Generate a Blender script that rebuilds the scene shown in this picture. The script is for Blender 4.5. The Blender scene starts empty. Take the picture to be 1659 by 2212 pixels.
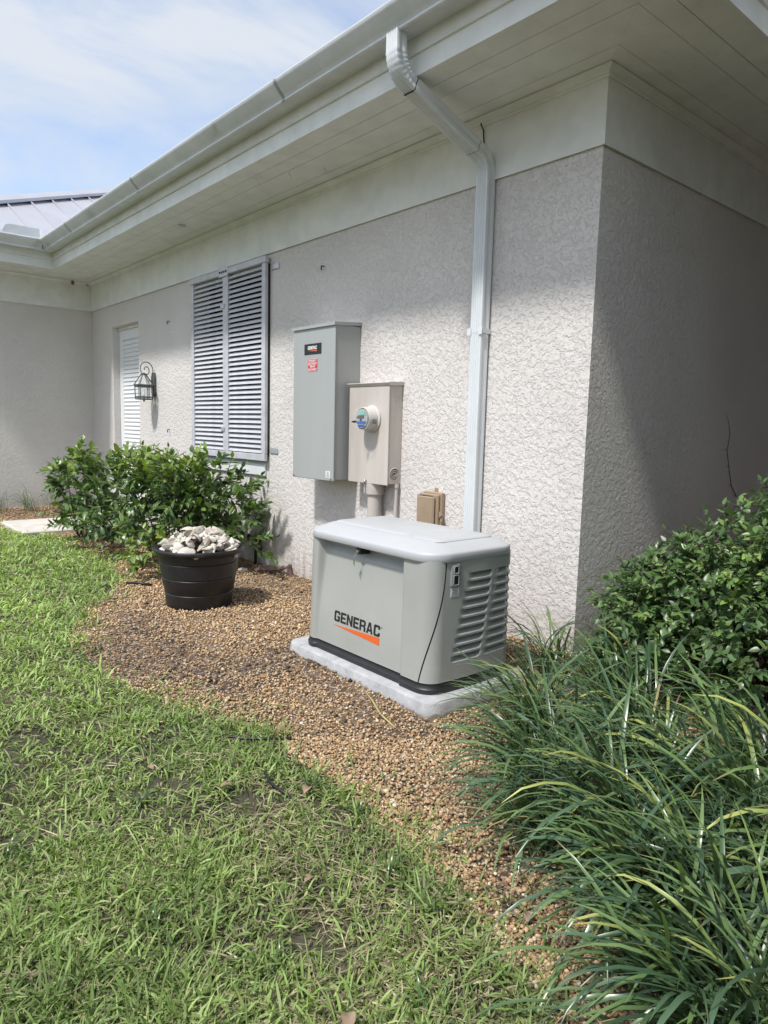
import bpy, math, random
import numpy as np
from mathutils import Vector, Matrix

rng = np.random.default_rng(7)
random.seed(7)
scene = bpy.context.scene
COL = scene.collection
R = math.radians

# ------------------------------------------------------------------ camera
cam_d = bpy.data.cameras.new('camera')
cam = bpy.data.objects.new('camera', cam_d)
COL.objects.link(cam)
scene.camera = cam
YAW, PITCH, ROLL, CAM_H = R(-49.3335), R(-7.0182), R(1.4469), 1.55
fw = Vector((math.sin(YAW) * math.cos(PITCH), math.cos(YAW) * math.cos(PITCH), math.sin(PITCH)))
rt = Vector((math.cos(YAW), -math.sin(YAW), 0))
up = rt.cross(fw)
r2 = math.cos(ROLL) * rt + math.sin(ROLL) * up
u2 = -math.sin(ROLL) * rt + math.cos(ROLL) * up
cam.matrix_world = Matrix(((r2.x, u2.x, -fw.x, 0), (r2.y, u2.y, -fw.y, 0), (r2.z, u2.z, -fw.z, CAM_H), (0, 0, 0, 1)))
cam_d.sensor_fit = 'HORIZONTAL'
cam_d.sensor_width = 36
cam_d.lens = 1497.2 / 1659 * 36
cam_d.clip_start = 0.05
cam_d.clip_end = 2000
scene.render.resolution_x, scene.render.resolution_y = 768, 1024

# ------------------------------------------------------------------ light
SUN = Vector((0.15, -1.0, 1.62)).normalized()          # towards the sun
sun_el = math.asin(SUN.z)
sun_az = math.atan2(SUN.x, SUN.y)
sl = bpy.data.lights.new('sun', 'SUN')
sl.energy = 2.4
sl.angle = R(5.0)
sl.color = (1.0, 0.975, 0.94)
so = bpy.data.objects.new('sun', sl)
COL.objects.link(so)
so.rotation_euler = SUN.to_track_quat('Z', 'Y').to_euler()
so.location = (0, 0, 20)

w = bpy.data.worlds.new('World')
scene.world = w
w.use_nodes = True
nt = w.node_tree
nt.nodes.clear()
out = nt.nodes.new('ShaderNodeOutputWorld')
bg = nt.nodes.new('ShaderNodeBackground')
bg.inputs['Strength'].default_value = 0.14
sky = nt.nodes.new('ShaderNodeTexSky')
sky.sky_type = 'NISHITA'
sky.sun_disc = False
sky.sun_elevation = sun_el
sky.sun_rotation = sun_az
sky.air_density = 1.0
sky.dust_density = 1.5
tc = nt.nodes.new('ShaderNodeTexCoord')
mp = nt.nodes.new('ShaderNodeMapping')
mp.inputs['Scale'].default_value = (1.0, 1.0, 2.6)
mp.inputs['Rotation'].default_value = (0.2, 0.1, 0.9)
n1 = nt.nodes.new('ShaderNodeTexNoise')
n1.inputs['Scale'].default_value = 3.0
n1.inputs['Detail'].default_value = 6
n1.inputs['Roughness'].default_value = 0.56
n1.inputs['Distortion'].default_value = 0.6
cr = nt.nodes.new('ShaderNodeValToRGB')
cr.color_ramp.elements[0].position = 0.38
cr.color_ramp.elements[0].color = (0.22, 0.22, 0.22, 1)
cr.color_ramp.elements[1].position = 0.63
cr.color_ramp.elements[1].color = (0.96, 0.96, 0.96, 1)
mx = nt.nodes.new('ShaderNodeMix')
mx.data_type = 'RGBA'
mx.inputs['B'].default_value = (3.0, 3.2, 3.5, 1)     # thin bright cloud
nt.links.new(tc.outputs['Generated'], mp.inputs['Vector'])
nt.links.new(mp.outputs['Vector'], n1.inputs['Vector'])
nt.links.new(n1.outputs['Fac'], cr.inputs['Fac'])
nt.links.new(cr.outputs['Color'], mx.inputs['Factor'])
nt.links.new(sky.outputs['Color'], mx.inputs['A'])
nt.links.new(mx.outputs['Result'], bg.inputs['Color'])
nt.links.new(bg.outputs['Background'], out.inputs['Surface'])

vs = scene.view_settings
vs.view_transform = 'Standard'
vs.look = 'None'
vs.gamma = 1
vs.exposure = 0.86
vs.use_curve_mapping = False
scene.cycles.max_bounces = 6
scene.cycles.use_denoising = True

# ------------------------------------------------------------------ helpers
LOC = {}


def tag(o, label=None, cat=None, group=None, kind=None):
    if label: o['label'] = label
    if cat: o['category'] = cat
    if group: o['group'] = group
    if kind: o['kind'] = kind
    return o


def thing(name, loc, label, cat, group=None):
    o = bpy.data.objects.new(name, None)
    o.empty_display_size = 0.1
    o.location = loc
    COL.objects.link(o)
    LOC[o] = Vector(loc)
    return tag(o, label, cat, group)


def link(name, me, parent=None):
    o = bpy.data.objects.new(name, me)
    COL.objects.link(o)
    if parent is not None:
        o.parent = parent
        LOC[o] = LOC.get(parent, Vector((0, 0, 0)))
    else:
        LOC[o] = Vector((0, 0, 0))
    return o


class MB:
    """collects world-space geometry for one mesh"""
    def __init__(self):
        self.v, self.f = [], []

    def add(self, vs_, fs_):
        n = len(self.v)
        self.v += [tuple(p) for p in vs_]
        self.f += [tuple(i + n for i in f) for f in fs_]
        return self

    def box(self, x0, x1, y0, y1, z0, z1, bev=0.0):
        if bev <= 0:
            return self.add([(x0, y0, z0), (x1, y0, z0), (x1, y1, z0), (x0, y1, z0), (x0, y0, z1), (x1, y0, z1), (x1, y1, z1), (x0, y1, z1)],
                            [(0, 3, 2, 1), (4, 5, 6, 7), (0, 1, 5, 4), (1, 2, 6, 5), (2, 3, 7, 6), (3, 0, 4, 7)])
        b = bev
        loops = []
        for (z, i) in ((z0, b), (z0 + b, 0), (z1 - b, 0), (z1, b)):
            c = b
            loops.append([(x0 + i + c, y0 + i, z), (x1 - i - c, y0 + i, z), (x1 - i, y0 + i + c, z), (x1 - i, y1 - i - c, z),
                          (x1 - i - c, y1 - i, z), (x0 + i + c, y1 - i, z), (x0 + i, y1 - i - c, z), (x0 + i, y0 + i + c, z)])
        return self.loft(loops, cap=True)

    def obox(self, c, ax, ay, az, hx, hy, hz):
        c, ax, ay, az = Vector(c), Vector(ax).normalized(), Vector(ay).normalized(), Vector(az).normalized()
        P = []
        for sz in (-1, 1):
            for sx, sy in ((-1, -1), (1, -1), (1, 1), (-1, 1)):
                P.append(c + ax * hx * sx + ay * hy * sy + az * hz * sz)
        return self.add(P, [(0, 3, 2, 1), (4, 5, 6, 7), (0, 1, 5, 4), (1, 2, 6, 5), (2, 3, 7, 6), (3, 0, 4, 7)])

    def loft(self, loops, closed=True, cap=False):
        m = len(loops[0])
        V = [p for l in loops for p in l]
        F = []
        for i in range(len(loops) - 1):
            for j in range(m if closed else m - 1):
                k = (j + 1) % m
                F.append((i * m + j, i * m + k, (i + 1) * m + k, (i + 1) * m + j))
        if cap:
            F.append(tuple(range(m - 1, -1, -1)))
            b = (len(loops) - 1) * m
            F.append(tuple(b + j for j in range(m)))
        return self.add(V, F)

    def lathe(self, prof, c, n=32, axis='z'):
        loops = []
        for r, h in prof:
            L = []
            for j in range(n):
                a = 2 * math.pi * j / n
                if axis == 'z':
                    L.append((c[0] + r * math.cos(a), c[1] + r * math.sin(a), c[2] + h))
                elif axis == 'y':   # h runs towards -y
                    L.append((c[0] + r * math.cos(a), c[1] - h, c[2] + r * math.sin(a)))
                else:
                    L.append((c[0] + h, c[1] + r * math.cos(a), c[2] + r * math.sin(a)))
            loops.append(L)
        return self.loft(loops, cap=True)

    def tube(self, pts, rad, n=8):
        pts = [Vector(p) for p in pts]
        if not hasattr(rad, '__len__'):
            rad = [rad] * len(pts)
        loops = []
        prev = None
        for i, p in enumerate(pts):
            t = (pts[min(i + 1, len(pts) - 1)] - pts[max(i - 1, 0)]).normalized()
            if prev is None:
                a = t.orthogonal().normalized()
            else:
                a = (prev - t * prev.dot(t)).normalized()
            prev = a
            b = t.cross(a)
            loops.append([p + (a * math.cos(2 * math.pi * j / n) + b * math.sin(2 * math.pi * j / n)) * rad[i] for j in range(n)])
        return self.loft(loops, cap=True)

    def poly(self, pts, y, th=0.001):
        """x,z outline facing -y"""
        n = len(pts)
        V = [(x, y, z) for x, z in pts] + [(x, y + th, z) for x, z in pts]
        F = [tuple(range(n)), tuple(range(2 * n - 1, n - 1, -1))]
        for j in range(n):
            k = (j + 1) % n
            F.append((k, j, n + j, n + k))
        return self.add(V, F)

    def build(self, name, m, parent=None, smooth=False, angle=None):
        L = LOC.get(parent, Vector((0, 0, 0))) if parent is not None else Vector((0, 0, 0))
        me = bpy.data.meshes.new(name)
        me.from_pydata([(p[0] - L.x, p[1] - L.y, p[2] - L.z) for p in self.v], [], self.f)
        me.materials.append(m)
        if smooth:
            me.polygons.foreach_set('use_smooth', [True] * len(me.polygons))
        if angle:
            me.polygons.foreach_set('use_smooth', [True] * len(me.polygons))
            me.set_sharp_from_angle(angle=R(angle))
        me.update()
        return link(name, me, parent)


def bigmesh(name, V, F, m, parent=None, colors=None, smooth=False):
    """numpy: V (n,3), F (k,3) triangles, colors per vertex (n,3)"""
    me = bpy.data.meshes.new(name)
    me.vertices.add(len(V))
    me.vertices.foreach_set('co', np.ascontiguousarray(V, dtype=np.float32).ravel())
    k = F.shape[1]
    me.loops.add(F.size)
    me.loops.foreach_set('vertex_index', np.ascontiguousarray(F, dtype=np.int32).ravel())
    me.polygons.add(len(F))
    me.polygons.foreach_set('loop_start', np.arange(0, F.size, k, dtype=np.int32))
    me.polygons.foreach_set('loop_total', np.full(len(F), k, dtype=np.int32))
    if smooth:
        me.polygons.foreach_set('use_smooth', np.ones(len(F), dtype=bool))
    if colors is not None:
        at = me.color_attributes.new('Col', 'FLOAT_COLOR', 'POINT')
        c4 = np.ones((len(V), 4), dtype=np.float32)
        c4[:, :3] = colors
        at.data.foreach_set('color', c4.ravel())
    me.materials.append(m)
    me.update(calc_edges=True)
    me.validate()
    return link(name, me, parent)


def sstep(a, b, x):
    t = np.clip((x - a) / (b - a), 0, 1)
    return t * t * (3 - 2 * t)


_lat = rng.random((256, 256))


def vnoise(x, y):
    x, y = np.asarray(x, float), np.asarray(y, float)
    xi, yi = np.floor(x).astype(int), np.floor(y).astype(int)
    fx, fy = x - xi, y - yi
    fx, fy = fx * fx * (3 - 2 * fx), fy * fy * (3 - 2 * fy)
    g = lambda a, b: _lat[a % 256, b % 256]
    return (g(xi, yi) * (1 - fx) + g(xi + 1, yi) * fx) * (1 - fy) + (g(xi, yi + 1) * (1 - fx) + g(xi + 1, yi + 1) * fx) * fy


def fnoise(x, y, o=3):
    s, a, t = 0, 0.5, 0
    for i in range(o):
        s = s + a * vnoise(x * 2 ** i + 17 * i, y * 2 ** i + 31 * i)
        t += a
        a *= 0.5
    return s / t


def inpoly(x, y, poly):
    x, y = np.asarray(x, float), np.asarray(y, float)
    ins = np.zeros(x.shape, bool)
    n = len(poly)
    for i in range(n):
        x0, y0 = poly[i]
        x1, y1 = poly[(i + 1) % n]
        if y0 == y1:
            continue
        c = ((y0 > y) != (y1 > y)) & (x < (x1 - x0) * (y - y0) / (y1 - y0) + x0)
        ins ^= c
    return ins


# ------------------------------------------------------------------ materials
def nmat(name):
    m = bpy.data.materials.new(name)
    m.use_nodes = True
    t = m.node_tree
    return m, t, t.nodes['Principled BSDF']


def N(t, typ, **kw):
    n = t.nodes.new(typ)
    for k, v in kw.items():
        if k in n.inputs:
            n.inputs[k].default_value = v
        else:
            setattr(n, k, v)
    return n


def ramp(t, src, stops):
    c = t.nodes.new('ShaderNodeValToRGB')
    el = c.color_ramp.elements
    while len(el) < len(stops):
        el.new(0.5)
    for e, (p, col) in zip(el, stops):
        e.position = p
        e.color = tuple(col) + (1,) if len(col) == 3 else col
    t.links.new(src, c.inputs['Fac'])
    return c


def paint(name, col, rough=0.5, var=0.10, scale=6.0, bump=0.0, bscale=60.0, metal=0.0, spec=0.5, dirt=None, streak=False):
    """painted/plain surface with broad tone variation and fine relief"""
    m, t, b = nmat(name)
    co = N(t, 'ShaderNodeTexCoord')
    mpn = N(t, 'ShaderNodeMapping')
    if streak:
        mpn.inputs['Scale'].default_value = (1, 1, 0.15)
    t.links.new(co.outputs['Object'], mpn.inputs['Vector'])
    n = N(t, 'ShaderNodeTexNoise', Scale=scale, Detail=5.0, Roughness=0.6)
    t.links.new(mpn.outputs['Vector'], n.inputs['Vector'])
    lo = tuple(c * (1 - var) for c in col)
    hi = tuple(min(1, c * (1 + var)) for c in col)
    stops = [(0.3, lo), (0.7, hi)]
    if dirt:
        stops = [(0.22, dirt), (0.38, lo), (0.7, hi)]
    c = ramp(t, n.outputs['Fac'], stops)
    t.links.new(c.outputs['Color'], b.inputs['Base Color'])
    b.inputs['Roughness'].default_value = rough
    b.inputs['Metallic'].default_value = metal
    b.inputs['Specular IOR Level'].default_value = spec
    if bump > 0:
        nb = N(t, 'ShaderNodeTexNoise', Scale=bscale, Detail=3.0)
        t.links.new(co.outputs['Object'], nb.inputs['Vector'])
        bp = N(t, 'ShaderNodeBump', Strength=1.0, Distance=bump)
        t.links.new(nb.outputs['Fac'], bp.inputs['Height'])
        t.links.new(bp.outputs['Normal'], b.inputs['Normal'])
    return m


def stucco(name, col):
    m, t, b = nmat(name)
    co = N(t, 'ShaderNodeTexCoord')
    na = N(t, 'ShaderNodeTexNoise', Scale=24.0, Detail=5.0, Roughness=0.62, Distortion=0.45)
    nb = N(t, 'ShaderNodeTexNoise', Scale=46.0, Detail=4.0, Roughness=0.6, Distortion=0.4)
    nc = N(t, 'ShaderNodeTexNoise', Scale=140.0, Detail=2.0)
    nl = N(t, 'ShaderNodeTexNoise', Scale=1.1, Detail=4.0)
    for n in (na, nb, nc, nl):
        t.links.new(co.outputs['Object'], n.inputs['Vector'])
    ra = ramp(t, na.outputs['Fac'], [(0.0, (0, 0, 0)), (0.435, (0.06, 0.06, 0.06)), (0.515, (0.85, 0.85, 0.85)), (0.8, (1, 1, 1))])
    rb = ramp(t, nb.outputs['Fac'], [(0.0, (0, 0, 0)), (0.44, (0.1, 0.1, 0.1)), (0.55, (0.85, 0.85, 0.85)), (1.0, (1, 1, 1))])
    m1 = N(t, 'ShaderNodeMath', operation='MULTIPLY_ADD')
    m1.inputs[1].default_value = 0.45
    t.links.new(rb.outputs['Color'], m1.inputs[0])
    t.links.new(ra.outputs['Color'], m1.inputs[2])
    m2 = N(t, 'ShaderNodeMath', operation='MULTIPLY_ADD')
    m2.inputs[1].default_value = 0.12
    t.links.new(nc.outputs['Fac'], m2.inputs[0])
    t.links.new(m1.outputs[0], m2.inputs[2])
    bp = N(t, 'ShaderNodeBump', Strength=1.0, Distance=0.0040)
    t.links.new(m2.outputs[0], bp.inputs['Height'])
    t.links.new(bp.outputs['Normal'], b.inputs['Normal'])
    # soil splash near the ground and broad weathering
    sx = N(t, 'ShaderNodeSeparateXYZ')
    t.links.new(co.outputs['Object'], sx.inputs[0])
    mpn = N(t, 'ShaderNodeMapping')
    mpn.inputs['Scale'].default_value = (5, 5, 0.5)
    t.links.new(co.outputs['Object'], mpn.inputs['Vector'])
    ns = N(t, 'ShaderNodeTexNoise', Scale=1.6, Detail=5.0, Roughness=0.65)
    t.links.new(mpn.outputs['Vector'], ns.inputs['Vector'])
    mr = N(t, 'ShaderNodeMapRange')
    mr.inputs['From Min'].default_value = 0.40
    mr.inputs['From Max'].default_value = -0.02
    t.links.new(sx.outputs['Z'], mr.inputs['Value'])
    md = N(t, 'ShaderNodeMath', operation='MULTIPLY')
    rs = ramp(t, ns.outputs['Fac'], [(0.42, (0, 0, 0)), (0.72, (1, 1, 1))])
    t.links.new(rs.outputs['Color'], md.inputs[0])
    t.links.new(mr.outputs['Result'], md.inputs[1])
    cl = ramp(t, nl.outputs['Fac'], [(0.3, tuple(c * 0.93 for c in col)), (0.7, tuple(c * 1.05 for c in col))])
    mxn = N(t, 'ShaderNodeMix', data_type='RGBA')
    t.links.new(md.outputs[0], mxn.inputs['Factor'])
    t.links.new(cl.outputs['Color'], mxn.inputs['A'])
    mxn.inputs['B'].default_value = (0.26, 0.22, 0.18, 1)
    t.links.new(mxn.outputs['Result'], b.inputs['Base Color'])
    b.inputs['Roughness'].default_value = 0.9
    b.inputs['Specular IOR Level'].default_value = 0.2
    return m


def leafmat(name, trans=0.25, rough=0.4, spec=0.4):
    m, t, b = nmat(name)
    a = N(t, 'ShaderNodeVertexColor', layer_name='Col')
    t.links.new(a.outputs['Color'], b.inputs['Base Color'])
    b.inputs['Roughness'].default_value = rough
    b.inputs['Specular IOR Level'].default_value = spec
    tr = N(t, 'ShaderNodeBsdfTranslucent')
    g = N(t, 'ShaderNodeMix', data_type='RGBA', blend_type='MULTIPLY')
    g.inputs['Factor'].default_value = 1
    g.inputs['B'].default_value = (1.3, 1.5, 0.5, 1)
    t.links.new(a.outputs['Color'], g.inputs['A'])
    t.links.new(g.outputs['Result'], tr.inputs['Color'])
    ms = N(t, 'ShaderNodeMixShader')
    ms.inputs[0].default_value = trans
    t.links.new(b.outputs[0], ms.inputs[1])
    t.links.new(tr.outputs[0], ms.inputs[2])
    t.links.new(ms.outputs[0], t.nodes['Material Output'].inputs['Surface'])
    return m


def vcolmat(name, rough=0.8, spec=0.3, bump=0.0, bscale=200):
    m, t, b = nmat(name)
    a = N(t, 'ShaderNodeVertexColor', layer_name='Col')
    co = N(t, 'ShaderNodeTexCoord')
    n = N(t, 'ShaderNodeTexNoise', Scale=bscale, Detail=3.0)
    t.links.new(co.outputs['Object'], n.inputs['Vector'])
    g = N(t, 'ShaderNodeMix', data_type='RGBA', blend_type='MULTIPLY')
    g.inputs['Factor'].default_value = 1
    c = ramp(t, n.outputs['Fac'], [(0.3, (0.75, 0.75, 0.75)), (0.7, (1.15, 1.15, 1.15))])
    t.links.new(a.outputs['Color'], g.inputs['A'])
    t.links.new(c.outputs['Color'], g.inputs['B'])
    t.links.new(g.outputs['Result'], b.inputs['Base Color'])
    b.inputs['Roughness'].default_value = rough
    b.inputs['Specular IOR Level'].default_value = spec
    if bump:
        bp = N(t, 'ShaderNodeBump', Strength=1.0, Distance=bump)
        t.links.new(n.outputs['Fac'], bp.inputs['Height'])
        t.links.new(bp.outputs['Normal'], b.inputs['Normal'])
    return m


def soilmat(name, cols, cell=90.0, pebble=0.0):
    """earth: broad damp patches, crumbs; pebble mixes stone-coloured cells"""
    m, t, b = nmat(name)
    co = N(t, 'ShaderNodeTexCoord')
    n = N(t, 'ShaderNodeTexNoise', Scale=3.0, Detail=8.0, Roughness=0.7)
    t.links.new(co.outputs['Object'], n.inputs['Vector'])
    c = ramp(t, n.outputs['Fac'], [(0.30, cols[0]), (0.52, cols[1]), (0.72, cols[2])])
    v = N(t, 'ShaderNodeTexVoronoi', Scale=cell)
    t.links.new(co.outputs['Object'], v.inputs['Vector'])
    last = c.outputs['Color']
    if pebble > 0:
        sp = N(t, 'ShaderNodeSeparateXYZ')
        t.links.new(v.outputs['Color'], sp.inputs[0])
        pc = ramp(t, sp.outputs[0], [(0.0, (0.10, 0.055, 0.03)), (0.35, (0.27, 0.16, 0.085)), (0.7, (0.42, 0.29, 0.17)), (1.0, (0.6, 0.52, 0.42))])
        mk = N(t, 'ShaderNodeMath', operation='LESS_THAN')
        mk.inputs[1].default_value = pebble
        t.links.new(sp.outputs[1], mk.inputs[0])
        g = N(t, 'ShaderNodeMix', data_type='RGBA')
        t.links.new(mk.outputs[0], g.inputs['Factor'])
        t.links.new(last, g.inputs['A'])
        t.links.new(pc.outputs['Color'], g.inputs['B'])
        last = g.outputs['Result']
    t.links.new(last, b.inputs['Base Color'])
    n2 = N(t, 'ShaderNodeTexNoise', Scale=70.0, Detail=4.0, Roughness=0.7)
    t.links.new(co.outputs['Object'], n2.inputs['Vector'])
    bp = N(t, 'ShaderNodeBump', Strength=1.0, Distance=0.012)
    t.links.new(n2.outputs['Fac'], bp.inputs['Height'])
    t.links.new(bp.outputs['Normal'], b.inputs['Normal'])
    b.inputs['Roughness'].default_value = 0.95
    b.inputs['Specular IOR Level'].default_value = 0.15
    return m


def glassmat(name, col=(0.9, 0.95, 0.95), rough=0.03, alpha=0.25):
    m, t, b = nmat(name)
    b.inputs['Base Color'].default_value = col + (1,)
    b.inputs['Roughness'].default_value = rough
    tr = N(t, 'ShaderNodeBsdfTransparent')
    n = N(t, 'ShaderNodeTexNoise', Scale=8.0)
    c = ramp(t, n.outputs['Fac'], [(0.3, (alpha * 0.8,) * 3), (0.7, (alpha * 1.2,) * 3)])
    ms = N(t, 'ShaderNodeMixShader')
    t.links.new(c.outputs['Color'], ms.inputs[0])
    t.links.new(tr.outputs[0], ms.inputs[1])
    t.links.new(b.outputs[0], ms.inputs[2])
    t.links.new(ms.outputs[0], t.nodes['Material Output'].inputs['Surface'])
    return m


M = {}
M['stucco'] = stucco('stucco', (0.675, 0.640, 0.612))
M['trim'] = paint('trim_paint', (0.77, 0.78, 0.75), 0.6, 0.07, 4.0, 0.0006, 120, dirt=(0.68, 0.68, 0.62))
M['plank'] = paint('soffit_paint', (0.78, 0.78, 0.755), 0.6, 0.06, 5.0, 0.0008, 40, dirt=(0.64, 0.63, 0.58))
M['gutter'] = paint('gutter_metal', (0.66, 0.68, 0.68), 0.38, 0.08, 4.0, 0.0, dirt=(0.45, 0.45, 0.42))
M['spout'] = paint('downspout_metal', (0.66, 0.69, 0.70), 0.38, 0.05, 5.0)
M['roof'] = paint('roof_metal', (0.46, 0.46, 0.49), 0.4, 0.07, 1.5, metal=0.2)
M['crack'] = paint('dark_joint', (0.02, 0.02, 0.02), 0.9)
M['alu'] = paint('shutter_aluminium', (0.57, 0.57, 0.60), 0.5, 0.10, 9.0, 0.0004, 30, metal=0.15, dirt=(0.42, 0.41, 0.41))
M['bracket'] = paint('bracket_steel', (0.55, 0.55, 0.56), 0.4, 0.1, 40, metal=0.6)
M['white'] = paint('white_door_paint', (0.72, 0.73, 0.74), 0.45, 0.04, 3.0)
M['darkglass'] = paint('dark_window', (0.015, 0.016, 0.018), 0.15)
M['iron'] = paint('verdigris_iron', (0.085, 0.10, 0.097), 0.6, 0.4, 40.0, 0.0006, 150)
M['glass'] = glassmat('lantern_glass', (0.85, 0.88, 0.9), 0.1, 0.22)
M['box'] = paint('grey_enclosure_paint', (0.355, 0.37, 0.362), 0.42, 0.05, 2.5, 0.00025, 300, streak=True)
M['meterbox'] = paint('beige_meter_paint', (0.52, 0.475, 0.43), 0.6, 0.10, 5.0, 0.0004, 60, dirt=(0.40, 0.36, 0.32), streak=True)
M['conduit'] = paint('beige_conduit_paint', (0.50, 0.46, 0.42), 0.6, 0.06, 8.0)
M['tan'] = paint('tan_plastic', (0.33, 0.245, 0.165), 0.5, 0.08, 8.0)
M['black'] = paint('black_print', (0.012, 0.012, 0.014), 0.45)
M['white_print'] = paint('white_print', (0.78, 0.78, 0.78), 0.5, 0.02)
M['red'] = paint('red_sticker', (0.60, 0.02, 0.03), 0.4, 0.04)
M['orange'] = paint('orange_print', (0.66, 0.12, 0.025), 0.4, 0.03)
M['greyprint'] = paint('grey_print', (0.20, 0.20, 0.20), 0.5)
M['blue'] = paint('blue_print', (0.03, 0.10, 0.42), 0.4)
M['teal'] = paint('teal_print', (0.16, 0.45, 0.38), 0.4)
M['lcd'] = paint('lcd_screen', (0.05, 0.055, 0.05), 0.25)
M['meterring'] = paint('meter_collar', (0.56, 0.54, 0.50), 0.5, 0.05, 10)
M['dome'] = glassmat('meter_dome', (0.9, 0.92, 0.9), 0.04, 0.07)
M['gen'] = paint('generator_paint', (0.345, 0.352, 0.332), 0.33, 0.05, 2.5, 0.00018, 500)
M['lid'] = paint('generator_sunlit_paint', (0.445, 0.455, 0.465), 0.42, 0.03, 3.0, 0.00018, 500)  # same paint as the body, lightened for sun on the lid
M['rubber'] = paint('black_plastic', (0.018, 0.018, 0.019), 0.45, 0.2, 10.0, 0.0003, 200)
M['chrome'] = paint('bright_metal', (0.6, 0.6, 0.6), 0.25, 0.05, 20, metal=0.9)
M['latchgrey'] = paint('latch_plastic', (0.26, 0.27, 0.27), 0.5, 0.05)
M['pad'] = paint('concrete_pad', (0.38, 0.385, 0.39), 0.9, 0.14, 14.0, 0.003, 110, dirt=(0.24, 0.225, 0.20))
_t = M['pad'].node_tree
_b = _t.nodes['Principled BSDF']
_src = _b.inputs['Base Color'].links[0].from_socket
_co = N(_t, 'ShaderNodeTexCoord'); _sx = N(_t, 'ShaderNodeSeparateXYZ'); _nz = N(_t, 'ShaderNodeTexNoise', Scale=14.0, Detail=6.0, Roughness=0.7)
_t.links.new(_co.outputs['Object'], _sx.inputs[0]); _t.links.new(_co.outputs['Object'], _nz.inputs['Vector'])
_ma = N(_t, 'ShaderNodeMath', operation='MULTIPLY_ADD'); _ma.inputs[1].default_value = -0.11
_t.links.new(_nz.outputs['Fac'], _ma.inputs[0]); _t.links.new(_sx.outputs['Z'], _ma.inputs[2])
_mr = N(_t, 'ShaderNodeMapRange'); _mr.inputs['From Min'].default_value = -0.020; _mr.inputs['From Max'].default_value = -0.040
_t.links.new(_ma.outputs[0], _mr.inputs['Value'])
_mx = N(_t, 'ShaderNodeMix', data_type='RGBA'); _mx.inputs['B'].default_value = (0.17, 0.13, 0.10, 1)
_t.links.new(_mr.outputs['Result'], _mx.inputs['Factor']); _t.links.new(_src, _mx.inputs['A']); _t.links.new(_mx.outputs['Result'], _b.inputs['Base Color'])
M['slab'] = paint('concrete_path', (0.55, 0.52, 0.47), 0.9, 0.12, 7.0, 0.002, 90)
M['pot'] = paint('black_pot_plastic', (0.016, 0.016, 0.018), 0.45, 0.3, 9.0, 0.0008, 60, dirt=(0.055, 0.05, 0.045))
M['shell'] = vcolmat('shell', 0.75, 0.3, 0.002, 60)
M['pebble'] = vcolmat('pebble', 0.75, 0.3, 0.0, 150)
M['soil'] = soilmat('soil', [(0.065, 0.050, 0.041), (0.13, 0.10, 0.075), (0.20, 0.15, 0.11)], 95.0, 0.45)
M['lawnsoil'] = soilmat('lawn_soil', [(0.045, 0.042, 0.032), (0.085, 0.080, 0.052), (0.16, 0.145, 0.095)], 60.0, 0.0)
M['grass'] = leafmat('grass_blade', 0.30, 0.5, 0.3)
M['leaf'] = leafmat('shrub_leaf', 0.22, 0.36, 0.5)
M['blade'] = leafmat('liriope_blade', 0.15, 0.30, 0.6)
M['stem'] = paint('stem_bark', (0.09, 0.075, 0.05), 0.85, 0.3, 30)
M['hose'] = paint('black_drip_hose', (0.012, 0.012, 0.013), 0.4)
M['dryleaf'] = paint('dry_leaf', (0.27, 0.19, 0.125), 0.8, 0.25, 30)
M['brass'] = paint('dark_bronze', (0.05, 0.045, 0.04), 0.55, 0.4, 30, metal=0.4)
M['wood'] = paint('dead_wood', (0.20, 0.135, 0.12), 0.9, 0.3, 20, 0.002, 40)

# ------------------------------------------------------------------ terrain
YW = 3.922                     # outer face of the main wall
XC = -2.58                     # right-hand corner of the main wall
XI = -12.06                    # inner corner / face of the return wing
LAWN = [(-10.9, 2.17), (-10.28, 2.28), (-9.9, 2.48), (-9.2, 2.58), (-8.42, 2.60), (-7.4, 2.52), (-6.66, 2.34), (-6.2, 2.10), (-5.85, 1.84), (-5.4, 1.58),
        (-5.04, 1.44), (-4.6, 1.38), (-4.2, 1.40), (-3.85, 1.44), (-3.32, 1.55), (-3.04, 1.66), (-2.79, 1.72), (-2.54, 1.68), (-2.36, 1.70),
        (-2.16, 1.71), (-1.89, 1.66), (-1.74, 1.59), (-1.54, 1.60), (-1.39, 1.56), (-1.19, 1.50), (-1.08, 1.44), (-0.97, 1.38), (-0.8, 1.2),
        (-0.6, 0.9), (-0.4, 0.5), (0.2, 0.0), (3.0, -2.0), (60, -20), (60, -300), (-300, -300), (-300, 1.9), (-11.3, 2.12)]


def gz(x, y):
    x, y = np.asarray(x, float), np.asarray(y, float)
    near = sstep(14, 9, np.hypot(x, y))
    z = near * (0.030 * (fnoise(x * 1.3 + 50, y * 1.3 + 50, 3) - 0.5) + 0.012 * (fnoise(x * 7 + 9, y * 7 + 9, 2) - 0.5))
    z = z + 0.13 * sstep(-11.25, -11.9, x)
    # soil pushed up along the front of the slab
    d = np.abs(y - 2.49)
    z = z + 0.030 * np.exp(-(d / 0.07) ** 2) * sstep(-3.95, -3.75, x) * sstep(-2.45, -2.8, x) * (0.4 + 1.2 * vnoise(x * 9, y * 9))
    z = z + 0.05 * sstep(3.55, 3.9, y) * sstep(-4.5, -3.2, x) * sstep(-2.3, -2.6, x)
    return z


def axis(lo, hi, step, far):
    a = list(np.arange(lo, hi + 1e-6, step))
    s, p = step * 2, a[-1]
    while p < far:
        p += s; s *= 1.5; a.append(p)
    s, p = step * 2, a[0]
    pre = []
    while p > -far:
        p -= s; s *= 1.5; pre.append(p)
    return np.array(pre[::-1] + a)


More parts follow.
